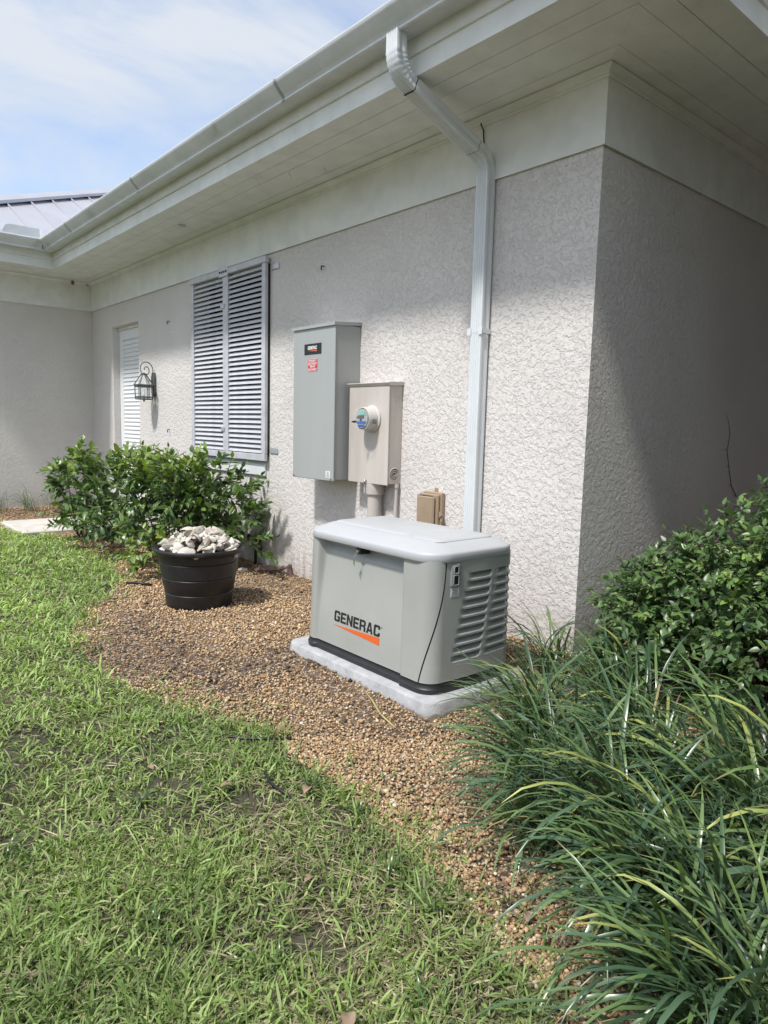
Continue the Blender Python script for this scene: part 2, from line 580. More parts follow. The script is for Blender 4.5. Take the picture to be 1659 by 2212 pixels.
gx, gy = axis(-12.4, 0.6, 0.07, 500), axis(-0.2, 4.2, 0.05, 500)
GX, GY = np.meshgrid(gx, gy, indexing='ij')
GZ = gz(GX, GY)
nx, ny = GX.shape
idx = np.arange(nx * ny).reshape(nx, ny)
quads = np.stack([idx[:-1, :-1], idx[1:, :-1], idx[1:, 1:], idx[:-1, 1:]], -1).reshape(-1, 4)
VG = np.stack([GX, GY, GZ], -1).reshape(-1, 3)
g = bigmesh('ground', VG, quads, M['soil'], smooth=True)
tag(g, 'brown gravelly soil bed along the stucco house', kind='structure')
cx_ = VG[quads].mean(1)
inl = inpoly(cx_[:, 0], cx_[:, 1], LAWN)
lq = quads[inl]
used = np.unique(lq)
remap = -np.ones(len(VG), int)
remap[used] = np.arange(len(used))
VL = VG[used].copy()
VL[:, 2] += 0.004
g = bigmesh('lawn', VL, remap[lq], M['lawnsoil'], smooth=True)
tag(g, 'thin patchy lawn ground under the grass', kind='structure')

mb = MB().box(-11.22, -9.95, 2.27, 3.86, -0.05, 0.045, 0.012)
tag(mb.build('path', M['slab']), 'pale concrete landing slab in front of the white door', kind='structure')


# ------------------------------------------------------------------ house
house = thing('house', (-7.3, 5.0, 0), 'pale stucco house with white eaves and standing seam metal roof', 'house')
YR = 7.3                       # wall closing the shaded recess on the right


def runs(o):
    """plan line of the eave/wall at outward offset o: wing front, wing side, main front, right side, recess"""
    return [(-19.0, 2.0 - o), (XI + o, 2.0 - o), (XI + o, YW - o), (XC + o, YW - o), (XC + o, YR - o), (5.0, YR - o)]


def sweep(prof, name, m, parent, segs=None, angle=30):
    """closed profile of (offset,z) swept along the eave line"""
    lines = [[(p[0], p[1], z) for p in runs(o)] for o, z in prof]
    mb = MB()
    n = len(prof)
    k = len(lines[0])
    s0, s1 = segs or (0, k - 1)
    loops = [[lines[j][i] for j in range(n)] for i in range(s0, s1 + 1)]
    mb.loft(loops, cap=True)
    return mb.build(name, m, parent, angle=angle)


DX0, DX1, DZ = -11.14, -10.09, 2.97      # door opening
WX0, WX1, WZ0, WZ1 = -8.08, -6.60, 1.14, 3.20   # window opening behind the shutters
TH = 0.12


def wallpanel(name, x0, x1, z0, z1, holes):
    xs = sorted({x0, x1} | {h[0] for h in holes} | {h[1] for h in holes})
    zs = sorted({z0, z1} | {h[2] for h in holes} | {h[3] for h in holes})
    mb = MB()
    for i in range(len(xs) - 1):
        for j in range(len(zs) - 1):
            a, b, c, d = xs[i], xs[i + 1], zs[j], zs[j + 1]
            if any(h[0] <= a and b <= h[1] and h[2] <= c and d <= h[3] for h in holes):
                continue
            mb.add([(a, YW, c), (b, YW, c), (b, YW, d), (a, YW, d)], [(0, 1, 2, 3)])
    for h in holes:
        a, b, c, d = h
        mb.add([(a, YW, c), (a, YW + TH, c), (a, YW + TH, d), (a, YW, d)], [(0, 1, 2, 3)])
        mb.add([(b, YW, c), (b, YW, d), (b, YW + TH, d), (b, YW + TH, c)], [(0, 1, 2, 3)])
        mb.add([(a, YW, d), (a, YW + TH, d), (b, YW + TH, d), (b, YW, d)], [(0, 1, 2, 3)])
        if c > 0:
            mb.add([(a, YW, c), (b, YW, c), (b, YW + TH, c), (a, YW + TH, c)], [(0, 1, 2, 3)])
    return mb.build(name, M['stucco'], house)


ZF = 3.30                     # top of stucco, bottom of frieze
wallpanel('wall', XI, XC, -0.3, ZF + 0.05, [(DX0, DX1, -0.3, DZ), (WX0, WX1, WZ0, WZ1)])
mb = MB()
mb.add([(XC, YW, -0.3), (XC, YR, -0.3), (XC, YR, ZF + 0.05), (XC, YW, ZF + 0.05)], [(0, 1, 2, 3)])
mb.build('wall', M['stucco'], house)
mb = MB()
mb.add([(XI, 2.0, -0.3), (XI, YW, -0.3), (XI, YW, ZF + 0.05), (XI, 2.0, ZF + 0.05)], [(0, 1, 2, 3)])
mb.add([(-19, 2.0, -0.3), (XI, 2.0, -0.3), (XI, 2.0, ZF + 0.05), (-19, 2.0, ZF + 0.05)], [(0, 1, 2, 3)])
mb.build('wall', M['stucco'], house)
mb = MB()
mb.add([(XC, YR, -0.3), (5, YR, -0.3), (5, YR, ZF + 0.05), (XC, YR, ZF + 0.05)], [(0, 1, 2, 3)])
mb.build('wall', M['stucco'], house)

ZS = 3.75
sweep([(0.003, ZF + 0.004), (0.022, ZF), (0.024, ZF + 0.01), (0.020, ZF + 0.02), (0.020, ZS - 0.005), (0.003, ZS - 0.005)], 'frieze', M['trim'], house)
cm = sweep([(0.0205, 3.685), (0.030, 3.685), (0.034, 3.695), (0.030, 3.705), (0.045, 3.72), (0.060, 3.728), (0.066, 3.738), (0.066, 3.746), (0.0205, 3.746)], 'crown_moulding', M['trim'], house)
# soffit: backing sheet with separate planks under it
sof = sweep([(0.01, ZS + 0.016), (0.78, ZS + 0.016), (0.78, ZS + 0.03), (0.01, ZS + 0.03)], 'soffit', M['plank'], house)
edges = [0.045, 0.178, 0.318, 0.452, 0.598, 0.769]
cuts = {0: [0, 0.5, 1], 1: [0, 1], 2: [0, 0.31, 0.62, 1], 3: [0, 0.6, 1], 4: [0, 1]}
for r in range(5):
    o0, o1 = edges[r] + 0.0010, edges[r + 1] - 0.0010
    if r == 4:
        o0 += 0.004
    zb = ZS + (0.0015 if r % 2 else 0.0)
    A, B = runs(o0), runs(o1)
    for s in range(5):
        cs = cuts[s] if s != 2 else [0, 0.2 + 0.13 * ((r * 2) % 5) / 2, 0.55 + 0.1 * ((r * 3) % 4) / 2, 1]
        for q in range(len(cs) - 1):
            t0, t1 = cs[q], cs[q + 1]
            lp = lambda P, t: (P[s][0] + (P[s + 1][0] - P[s][0]) * t, P[s][1] + (P[s + 1][1] - P[s][1]) * t)
            g0, g1 = (0.0003 if t0 > 0 else 0.0001), (0.0003 if t1 < 1 else 0.0001)
            a, b, c, d = lp(A, t0 + g0), lp(A, t1 - g1), lp(B, t1 - g1), lp(B, t0 + g0)
            mb = MB()
            e = 0.002
            mb.add([(*a, zb), (*b, zb), (*c, zb), (*d, zb), (*a, ZS + 0.0155), (*b, ZS + 0.0155), (*c, ZS + 0.0155), (*d, ZS + 0.0155)],
                   [(0, 3, 2, 1), (4, 5, 6, 7), (0, 1, 5, 4), (1, 2, 6, 5), (2, 3, 7, 6), (3, 0, 4, 7)])
            mb.build('plank', M['plank'], sof)
sweep([(0.770, ZS - 0.012), (0.790, ZS - 0.012), (0.790, 3.862), (0.770, 3.862)], 'fascia', M['trim'], house)
sweep([(0.770, 3.8625), (0.806, 3.8625), (0.812, 3.872), (0.806, 3.882), (0.806, 4.06), (0.770, 4.06)], 'fascia', M['trim'], house)

# roof
roof = MB()
ZE, PITCHR = 4.085, 0.5
XE = XI + 0.95                # wing eave
YE_W = 2.0 - 0.95             # wing front eave
# main front plane, right plane, wing front plane as plain sheets (seen only from above)
YE = YW - 0.95
roof.add([(XE - 5.0, YE + 5.0, ZE + 2.5), (XE, YE, ZE), (XC + 0.95, YE, ZE), (XC - 4.05, YE + 5.0, ZE + 2.5)], [(0, 1, 2, 3)])
roof.add([(XC + 0.95, YE, ZE), (XC + 0.95, 16, ZE), (XC - 4.05, 16, ZE + 2.5), (XC - 4.05, YE + 5, ZE + 2.5)], [(0, 1, 2, 3)])
roof.add([(-21, YE_W, ZE), (XE, YE_W, ZE), (XE - 5, YE_W + 5, ZE + 2.5), (-16.1, YE_W + 5, ZE + 2.5)], [(0, 1, 2, 3)])
roof.add([(XC + 0.9, YR - 0.95, ZE - 0.01), (5, YR - 0.95, ZE - 0.01), (5, YR + 5, ZE + 2.9), (XC + 0.9, YR + 5, ZE + 2.9)], [(0, 1, 2, 3)])
roof_o = roof.build('roof', M['roof'], house)
yseams = [YE_W, 1.42, 1.91, 2.39, 2.87, 3.33, 3.79, 4.25, 4.71, 5.18, 5.65, 6.1, 6.6, 7.1]


def rz(x): return ZE + PITCHR * (XE - x)


def xspan(y):
    lo = XE - (y - YE_W)                       # hip line
    hi = XE - max(0.0, y - YE)                 # eave or valley
    return max(lo, XE - 5), hi


for i in range(len(yseams) - 1):
    y0, y1 = yseams[i] + 0.003, yseams[i + 1] - 0.003
    ps = []
    (a0, b0), (a1, b1) = xspan(y0), xspan(y1)
    P = [(a0, y0), (b0, y0)]
    if y0 < YE < y1:
        P.append((XE, YE))
    P += [(b1, y1), (a1, y1)]
    mb = MB()
    n = len(P)
    mb.add([(x, y, rz(x)) for x, y in P] + [(x, y, rz(x) - 0.01) for x, y in P],
           [tuple(range(n)), tuple(range(2 * n - 1, n - 1, -1))] + [((j + 1) % n, j, n + j, n + (j + 1) % n) for j in range(n)])
    mb.build('roof_panel', M['roof'], roof_o)
    if i:
        y = yseams[i]
        a, b = xspan(y)
        mb = MB()
        hw = 0.011
        V = []
        for x in (a, b):
            z = rz(x)
            V += [(x, y - hw, z - 0.005), (x, y - hw, z + 0.042), (x, y + hw, z + 0.042), (x, y + hw, z - 0.005)]
        mb.add(V, [(0, 1, 2, 3), (7, 6, 5, 4), (0, 4, 5, 1), (1, 5, 6, 2), (2, 6, 7, 3)])
        mb.build('seam', M['roof'], roof_o)
# hip cap
mb = MB()
L = []
for t in (0.0, 5.0):
    x, y, z = XE - t, YE_W + t, ZE + 0.5 * t
    dxn, dyn = 0.7071, 0.7071                   # across the hip
    L.append([(x + dxn * 0.17, y + dyn * 0.17, z - 0.015), (x + dxn * 0.165, y + dyn * 0.165, z + 0.035), (x, y, z + 0.105),
              (x - dxn * 0.165, y - dyn * 0.165, z + 0.035), (x - dxn * 0.17, y - dyn * 0.17, z - 0.015)])
mb.loft(L, cap=True)
mb.build('hip_cap', M['roof'], roof_o)

# unseen covered entry added to shade the recess: ceiling, beam and wall
mb = MB().box(XC + 0.840, 0.60, 4.85, YR - 0.96, ZS + 0.02, ZS + 0.30)
mb.build('recess_shade_ceiling', M['plank'], house)
MB().box(XC + 0.840, 0.60, 4.60, 4.848, ZS - 0.30, ZS + 0.32, 0.01).build('recess_shade_beam', M['trim'], house)
MB().box(0.30, 0.59, 4.61, YR - 0.002, -0.05, ZS - 0.302).build('wall', M['stucco'], house)  # added unseen wall keeping light out of the recess
# door with louvres
door = MB()
y = YW + TH
door.box(DX0 + 0.001, DX1 - 0.001, y + 0.002, y + 0.04, 0.0, DZ - 0.001)
door_o = door.build('door', M['white'], house)
mb = MB()
mb.box(DX0 + 0.004, DX0 + 0.15, y - 0.018, y, 0.03, DZ - 0.05, 0.004)
mb.box(DX1 - 0.15, DX1 - 0.004, y - 0.018, y, 0.03, DZ - 0.05, 0.004)
mb.box(DX0 + 0.152, DX1 - 0.152, y - 0.018, y, DZ - 0.20, DZ - 0.05, 0.004)
mb.box(DX0 + 0.152, DX1 - 0.152, y - 0.018, y, 0.03, 0.28, 0.004)
mb.build('frame', M['white'], door_o)
mb = MB()
mb.box(DX0 + 0.003, DX1 - 0.003, y - 0.03, y + 0.002, DZ - 0.045, DZ - 0.004)
mb.build('head_strip', M['trim'], door_o)
nsl = 40
base_slat = None
for i in range(nsl):
    z0 = 0.30 + (DZ - 0.21 - 0.30) * i / nsl
    p = (DZ - 0.51) / nsl
    mb = MB()
    a, b = DX0 + 0.135, DX1 - 0.135
    mb.add([(a, y - 0.018, z0), (b, y - 0.018, z0), (b, y - 0.004, z0 + p * 0.97), (a, y - 0.004, z0 + p * 0.97),
            (a, y - 0.008, z0 - 0.004), (b, y - 0.008, z0 - 0.004), (b, y + 0.001, z0 + p * 0.97), (a, y + 0.001, z0 + p * 0.97)],
           [(0, 1, 2, 3), (7, 6, 5, 4), (0, 4, 5, 1), (3, 2, 6, 7), (0, 3, 7, 4), (1, 5, 6, 2)])
    mb.build('slat', M['white'], door_o)
mb = MB()
mb.lathe([(0.004, 0.0), (0.027, 0.0), (0.027, 0.008), (0.011, 0.012), (0.011, 0.035), (0.026, 0.045), (0.030, 0.06), (0.018, 0.075), (0.004, 0.078)], (DX0 + 0.075, y - 0.018, 1.03), 14, 'y')
mb.build('handle', M['brass'], door_o, smooth=True)

# window behind the shutters and its sill
win = MB().box(WX0, WX1, YW + TH - 0.01, YW + TH + 0.02, WZ0, WZ1).build('window', M['darkglass'], house)
MB().box(WX0 - 0.1, -6.535, YW - 0.028, YW - 0.001, 0.985, 1.115, 0.006).build('window_sill', M['white'], house)

# soffit vent disc
mb = MB()
mb.lathe([(0.045, 0.0), (0.045, -0.006), (0.036, -0.008), (0.034, -0.002), (0.02, -0.002), (0.018, -0.007), (0.004, -0.007)], (-7.72, YW - 0.40, ZS - 0.001), 20)
mb.build('soffit_light', M['bracket'], house, smooth=True)
# small fixings left on the wall
for (x, z) in ((-9.02, 2.86), (-9.05, 1.44), (-5.42 - 0.1, 3.03)):
    mb = MB()
    mb.tube([(x, YW + 0.002, z), (x, YW - 0.025, z), (x + 0.004, YW - 0.035, z - 0.012), (x + 0.006, YW - 0.03, z - 0.04)], 0.007, 6)
    mb.build('hook', M['iron'], house, smooth=True)
# wasp-nest clods in the eave corner
for (x, yy, z, r) in ((XI + 0.10, YW - 0.32, 3.70, 0.028), (XI + 0.09, YW - 0.10, 3.70, 0.012)):
    mb = MB()
    mb.lathe([(0.003, -r), (r * 0.7, -r * 0.7), (r, 0), (r * 0.8, r * 0.6), (r * 0.5, r * 1.2)], (x, yy, z), 8)
    mb.build('mud_nest', M['wood'], house)

# ------------------------------------------------------------------ gutter
gut = thing('rain_gutter', (-7, YW - 0.9, 3.95), 'white metal rain gutter running along the roof edge', 'gutter')
G0 = [(0.8075, 3.955), (0.932, 3.950), (0.946, 3.944), (0.955, 3.951), (0.953, 3.963), (0.946, 3.969), (0.949, 3.976), (0.965, 3.990), (0.985, 4.008),
      (1.006, 4.030), (1.022, 4.050), (1.030, 4.062), (1.033, 4.076), (1.028, 4.083), (1.016, 4.082), (1.012, 4.066), (1.000, 4.040), (0.975, 4.012), (0.944, 3.984), (0.93, 3.962), (0.8085, 3.963)]
lines_path = [runs(o) for o, z in G0]


def gut_run(s, name):
    mb = MB()
    loops = []
    for i in (s, s + 1):
        loops.append([(lines_path[j][i][0], lines_path[j][i][1], G0[j][1]) for j in range(len(G0))])
    mb.loft(loops, cap=True)
    return mb.build(name, M['gutter'], gut, angle=35)


for s in range(5):
    gut_run(s, 'gutter_run')
for xs_ in (-4.75, -7.6, -9.9):           # lapped joints in the long run
    lp_ = [[(xx_, YW - (o + 0.0022), z - (0.0018 if z < 3.96 else 0)) for o, z in G0[1:14]] for xx_ in (xs_, xs_ + 0.035)]
    n_ = len(lp_[0])
    MB().loft([lp_[0] + lp_[0][::-1], lp_[1] + lp_[1][::-1]], closed=False).build('lap_joint', M['gutter'], gut)
# splash guard at the inner corner
mb = MB()
gx0, gy0 = XI + 1.020, YW - 1.020
for (ux, uy) in ((0, -1), (1, 0)):
    ln = 0.50 if uy else 0.14
    pts = []
    K = 10
    for k in range(K + 1):
        tt = ln * k / K
        hh = 0.135 * (1 if tt < ln - 0.12 else math.sqrt(max(0, 1 - ((tt - ln + 0.12) / 0.12) ** 2))) if uy else 0.135 * math.cos(tt / ln * 1.3)
        pts.append((tt, max(hh, 0.01)))
    fr = [(gx0 + ux * t + (0.0 if ux else -0.004), gy0 + uy * t + (0.0 if uy else -0.004), 4.080) for t, _ in pts]
    tp = [(gx0 + ux * t + (0 if ux else -0.006), gy0 + uy * t + (0 if uy else -0.006), 4.080 + hh) for t, hh in pts]
    off = Vector((0.0015, 0, 0)) if uy else Vector((0, -0.0015, 0))
    lo1 = fr + tp[::-1]
    V = lo1 + [tuple(Vector(p) + off) for p in lo1]
    n = len(lo1)
    mb.add(V, [tuple(range(n)), tuple(range(2 * n - 1, n - 1, -1))] + [((j + 1) % n, j, n + j, n + (j + 1) % n) for j in range(n)])
mb.build('splash_guard', M['spout'], gut)
mb = MB()
mb.tube([(gx0 - 0.028, gy0 - 0.028 + 0.056, 3.95), (gx0 - 0.034, gy0 + 0.034, 4.02), (gx0 - 0.004, gy0 + 0.004, 4.095)], 0.004, 6)
mb.build('corner_seal', M['crack'], gut)

# ------------------------------------------------------------------ downspout
ds = thing('downspout', (-3.484, 3.866, 0.1), 'white ribbed metal downspout bending from gutter down the wall corner end', 'downspout')
DW, DD = 0.054, 0.045       # half width (x), half depth


def ds_section():
    """(x, n) around; n>0 is the outward / under side carrying the ribs"""
    P = []
    xs = np.linspace(-DW + 0.010, DW - 0.010, 31)
    for i, x in enumerate(xs):
        n = DD
        for c in (-0.030, -0.010, 0.010, 0.030):
            n -= 0.0095 * math.exp(-((x - c) / 0.0046) ** 2)
        P.append((x, n))
    P += [(DW - 0.003, DD - 0.003), (DW, DD - 0.010), (DW, 0.014), (DW - 0.003, 0.010), (DW - 0.003, -0.010), (DW, -0.014), (DW, -DD + 0.008), (DW - 0.008, -DD),
          (-DW + 0.008, -DD), (-DW, -DD + 0.008), (-DW, DD - 0.010), (-DW + 0.003, DD - 0.003)]
    return P


SEC = ds_section()


def ds_sweep(path, scales=None):
    """path of (y,z) in the plane x = const"""
    loops = []
    X0 = -3.484
    for i, (py, pz) in enumerate(path):
        a = Vector(path[max(i - 1, 0)])
        b = Vector(path[min(i + 1, len(path) - 1)])
        t = (b - a).normalized()
        nn = Vector((t.y, -t.x))          # outward/under side
        nn = -nn if nn.x > 0.0 and abs(nn.x) > abs(nn.y) else nn
        s = 1.0 if scales is None else scales[i]
        loops.append([(X0 + px * s, py + nn.x * q * s, pz + nn.y * q * s) for px, q in SEC])
    return MB().loft(loops, cap=True)


def arc(c, r, a0, a1, n):
    return [(c[0] + r * math.cos(R(a0 + (a1 - a0) * i / n)), c[1] + r * math.sin(R(a0 + (a1 - a0) * i / n))) for i in range(n + 1)]


slope = math.degrees(math.atan2(3.685 - 3.49, 3.72 - 3.15))      # about 19 degrees below level
# upper elbow: down then forward to the wall
r1 = 0.165
c1 = (3.0 + r1, 3.850)
upe = [(3.0, 3.958), (3.0, 3.90)] + arc(c1, r1, 180, 270 - slope, 22)
end1 = upe[-1]
tdir = Vector((math.cos(R(-slope)), math.sin(R(-slope))))
upe.append((end1[0] + tdir.x * 0.05, end1[1] + tdir.y * 0.05))
sc = [1.0] * len(upe)
for i in range(3, len(upe) - 2):
    sc[i] = 1.0 + (0.035 if i % 3 == 0 else -0.02)
ds_sweep(upe, sc).build('elbow', M['spout'], ds, angle=40)
# lower elbow
r2_ = 0.15
ylow = 3.866
p0 = Vector(upe[-1])
cxl = ylow - r2_
# the slanting run meets an arc centred at (cxl, zc)
tx = cxl + r2_ * math.cos(R(90 - slope))
zrun = p0.y + (tx - p0.x) * tdir.y / tdir.x
zc = zrun - r2_ * math.sin(R(90 - slope))
low = [(tx - tdir.x * 0.07, zrun - tdir.y * 0.07)] + arc((cxl, zc), r2_, 90 - slope, 0, 22) + [(ylow, zc - 0.05)]
sc = [1.0] * len(low)
for i in range(3, len(low) - 3):
    sc[i] = 1.0 + (0.0 if i % 3 else 0.045)
ds_sweep(low, sc).build('elbow', M['spout'], ds, angle=40)
ds_sweep([(p0.x - tdir.x * 0.03, p0.y - tdir.y * 0.03), (low[0][0] + tdir.x * 0.03, low[0][1] + tdir.y * 0.03)], [1.035, 1.035]).build('slanting_pipe', M['spout'], ds, angle=40)
ds_sweep([(ylow, zc - 0.03), (ylow, 2.24)], [1.03, 1.03]).build('pipe', M['spout'], ds, angle=40)
ds_sweep([(ylow, 2.26), (ylow, 0.12)], [0.985, 0.985]).build('pipe', M['spout'], ds, angle=40)
for (a_, b_) in ((p0, p0 - tdir * 0.036), (Vector(low[0]) + tdir * 0.026, Vector(low[0]) + tdir * 0.034)):
    ds_sweep([tuple(a_ if a_ is not p0 else p0 - tdir * 0.028), tuple(b_)], [1.028, 1.028]).build('joint_gap', M['crack'], ds)
mb = MB()
mb.box(-3.484 - 0.062, -3.484 - 0.058, 3.818, 3.914, 2.235, 2.27)
mb.box(-3.484 + 0.058, -3.484 + 0.062, 3.818, 3.914, 2.235, 2.27)
mb.box(-3.484 - 0.075, -3.484 - 0.040, 3.814, 3.8175, 2.225, 2.275)
mb.box(-3.484 + 0.030, -3.484 + 0.066, 3.814, 3.8175, 2.225, 2.275)
mb.build('strap', M['spout'], ds)
# loose cable tucked behind it
mb = MB()
mb.tube([(-3.575, YW - 0.03, 3.75), (-3.57, YW - 0.035, 3.70), (-3.545, YW - 0.035, 3.66), (-3.54, YW - 0.03, 3.56), (-3.556, YW - 0.03, 3.42), (-3.556, YW - 0.026, 3.27)], 0.005, 6)
cb = mb.build('cable', M['hose'])
tag(cb, 'thin black cable hanging behind the upper downspout', 'cable')

# ------------------------------------------------------------------ shutters
sh = thing('window_shutter', (-7.345, 3.87, 1.16), 'weathered grey louvred double shutter over the tall window', 'shutter')
YF, YB = YW - 0.066, YW - 0.030
MB().box(-8.232, -8.160, YF, YB, 1.225, 3.205, 0.003).build('stile', M['alu'], sh)
MB().box(-6.545, -6.470, YF, YB, 1.225, 3.205, 0.003).build('stile', M['alu'], sh)
MB().box(-7.405, -7.347, YF, YB, 1.225, 3.205, 0.003).build('stile', M['alu'], sh)
MB().box(-7.344, -7.283, YF, YB, 1.225, 3.205, 0.003).build('stile', M['alu'], sh)
MB().box(-8.232, -6.455, YF - 0.010, YB, 3.207, 3.272, 0.004).build('top_rail', M['alu'], sh)
MB().box(-8.232, -6.470, YF - 0.004, YB, 1.150, 1.223, 0.004).build('bottom_rail', M['alu'], sh)
mb = MB().box(-6.500, -6.474, YB + 0.001, YW - 0.002, 1.20, 3.2)
mb.build('gap_shade_strip', M['black'], sh)  # black strip standing for the shaded gap between frame and wall
mb = MB().box(-7.47, -7.255, YF - 0.017, YF - 0.0105, 3.185, 3.285, 0.002)
pl = mb.build('joint_plate', M['bracket'], sh)
for i in range(4):
    mb = MB()
    mb.lathe([(0.003, 0), (0.013, 0), (0.013, 0.006), (0.003, 0.008)], (-7.435 + 0.048 * i, YF - 0.0172, 3.235), 8, 'y')
    mb.build('bolt', M['black'], pl)
for z in (3.10 - 0.26, 1.45):
    MB().box(-7.44, -7.36, YF - 0.012, YF - 0.0005, z, z + 0.05, 0.003).build('latch', M['bracket'], sh)
for z in (3.13, 1.235):
    MB().box(-6.45, -6.30, YW - 0.012, YW - 0.003, z, z + 0.06, 0.003).build('hinge', M['bracket'], sh)
NS = 37
for (xa, xb) in ((-8.158, -7.407), (-7.281, -6.547)):
    pitch = (3.200 - 1.232) / NS
    me = None
    for i in range(NS):
        z0 = 1.234 + pitch * i
        if me is None:
            mb = MB()
            dy, dz = 0.030, 0.041          # lower edge outward
            y0 = YF + 0.002
            prof = [(y0, 0.0), (y0 + 0.002, -0.003), (y0 + dy + 0.003, dz - 0.004), (y0 + dy + 0.002, dz), (y0 + dy * 0.5 - 0.002, dz * 0.5 + 0.003)]
            mb.loft([[(xa, p, q) for p, q in prof], [(xb, p, q) for p, q in prof]], cap=True)
            o = mb.build('slat', M['alu'], sh)
            me = o.data
            o.location = (0, 0, z0)
        else:
            o = link('slat', me, sh)
            o.location = (0, 0, z0 + random.uniform(-0.0012, 0.0012))
            o.rotation_euler = (0, 0, 0)

# ------------------------------------------------------------------ wall lantern
lx, ly = -9.52, YW - 0.16
lan = thing('wall_lantern', (lx, YW, 1.84), 'six sided verdigris lantern with glass panes on the wall beside the door', 'lantern')
mb = MB()
pl = [(lx + 0.052 * a, 2.045 + 0.165 * b) for a, b in ((-1, -0.62), (-0.55, -1), (0.55, -1), (1, -0.62), (1, 0.62), (0.55, 1), (-0.55, 1), (-1, 0.62))]
mb.poly(pl, YW - 0.035, 0.034)
mb.build('backplate', M['iron'], lan)
mb = MB()
ctr = []
for i in range(40):                        # scroll arm
    t = i / 39
    a = R(-10 + 560 * t)
    rr = 0.105 * (1 - t) ** 0.9 + 0.016 if t > 0.3 else 0.105 * 0.7 ** 0.9 * (1 + (0.3 - t) * 1.25) + 0.016
    ctr.append((lx, ly + 0.03 + 0.0 + math.cos(a) * rr * 0.86, 2.245 + math.sin(a) * rr))
ctr = [(lx, YW - 0.03, 2.06), (lx, YW - 0.028, 2.15), (lx, YW - 0.035, 2.20)] + [p for p in ctr if True]
mb.tube(ctr, 0.0065, 7)
mb.build('scroll_arm', M['iron'], lan, smooth=True)
MB().tube([(lx, YW - 0.03, 2.10), (lx, ly + 0.05, 2.10)], 0.006, 6).build('stay', M['iron'], lan)


def hexpt(r, k, z): return (lx + r * math.cos(R(60 * k + 14)), ly + r * math.sin(R(60 * k + 14)), z)


rb, zb0, zb1, zt = 0.118, 1.845, 2.025, 2.175
cage = MB()
for k in range(6):
    cage.tube([hexpt(rb * 0.94, k, zb0), hexpt(rb, k, zb1)], 0.0075, 6)
    cage.tube([hexpt(rb + 0.008, k, zb1 + 0.012), hexpt(0.036, k, zt)], 0.0075, 6)
for z, r in ((zb0, rb * 0.94), (zb0 + 0.028, rb * 0.95), (zb1 - 0.012, rb), (zb1 + 0.010, rb + 0.010)):
    for k in range(6):
        cage.tube([hexpt(r, k, z), hexpt(r, k + 1, z)], 0.0085, 6)
cage.lathe([(0.005, 0), (0.042, 0), (0.044, 0.014), (0.030, 0.020), (0.010, 0.03)], (lx, ly, zt - 0.002), 12)
cage_o = cage.build('cage', M['iron'], lan)
for k in range(6):
    mb = MB()
    a, b = hexpt(rb * 0.935, k, zb0 + 0.02), hexpt(rb * 0.935, k + 1, zb0 + 0.02)
    c, d = hexpt(rb * 0.985, k + 1, zb1), hexpt(rb * 0.985, k, zb1)
    mb.add([a, b, c, d], [(0, 1, 2, 3)])
    mb.build('pane', M['glass'], cage_o)
    mb = MB()
    a, b = hexpt(rb, k, zb1 + 0.015), hexpt(rb, k + 1, zb1 + 0.015)
    c, d = hexpt(0.034, k + 1, zt), hexpt(0.034, k, zt)
    mb.add([a, b, c, d], [(0, 1, 2, 3)])
    mb.build('pane', M['glass'], cage_o)
mb = MB()
mb.add([hexpt(rb * 0.93, k, zb0) for k in range(6)], [(0, 1, 2, 3, 4, 5)])
mb.lathe([(0.003, 0.0), (0.016, 0.0), (0.010, -0.012), (0.014, -0.020), (0.004, -0.036)][::-1], (lx, ly, zb0 - 0.004), 8)
mb.build('floor_plate', M['iron'], lan)
mb = MB()
mb.lathe([(0.014, 0), (0.014, 0.08), (0.010, 0.085), (0.012, 0.11), (0.003, 0.14)], (lx, ly, zb0 + 0.004), 10)
mb.build('candle', M['white'], lan, smooth=True)


# ------------------------------------------------------------------ text helper
def textmesh(s, size, bold=0.0):
    cu = bpy.data.curves.new('t', 'FONT')
    cu.body = s
    cu.size = size
    cu.align_x = 'CENTER'
    cu.align_y = 'CENTER'
    cu.offset = bold
    cu.resolution_u = 2
    o = bpy.data.objects.new('t', cu)
    COL.objects.link(o)
    bpy.context.view_layer.update()
    me = bpy.data.meshes.new_from_object(o.evaluated_get(bpy.context.evaluated_depsgraph_get()))
    V = [tuple(v.co) for v in me.vertices]
    F = [tuple(p.vertices) for p in me.polygons]
    bpy.data.objects.remove(o)
    bpy.data.meshes.remove(me)
    return V, F


def put_text(mb, s, size, x, y, z, bold=0.0, wx=1.0):
    V, F = textmesh(s, size, bold)
    mb.add([(x + v[0] * wx, y, z + v[1]) for v in V], F)


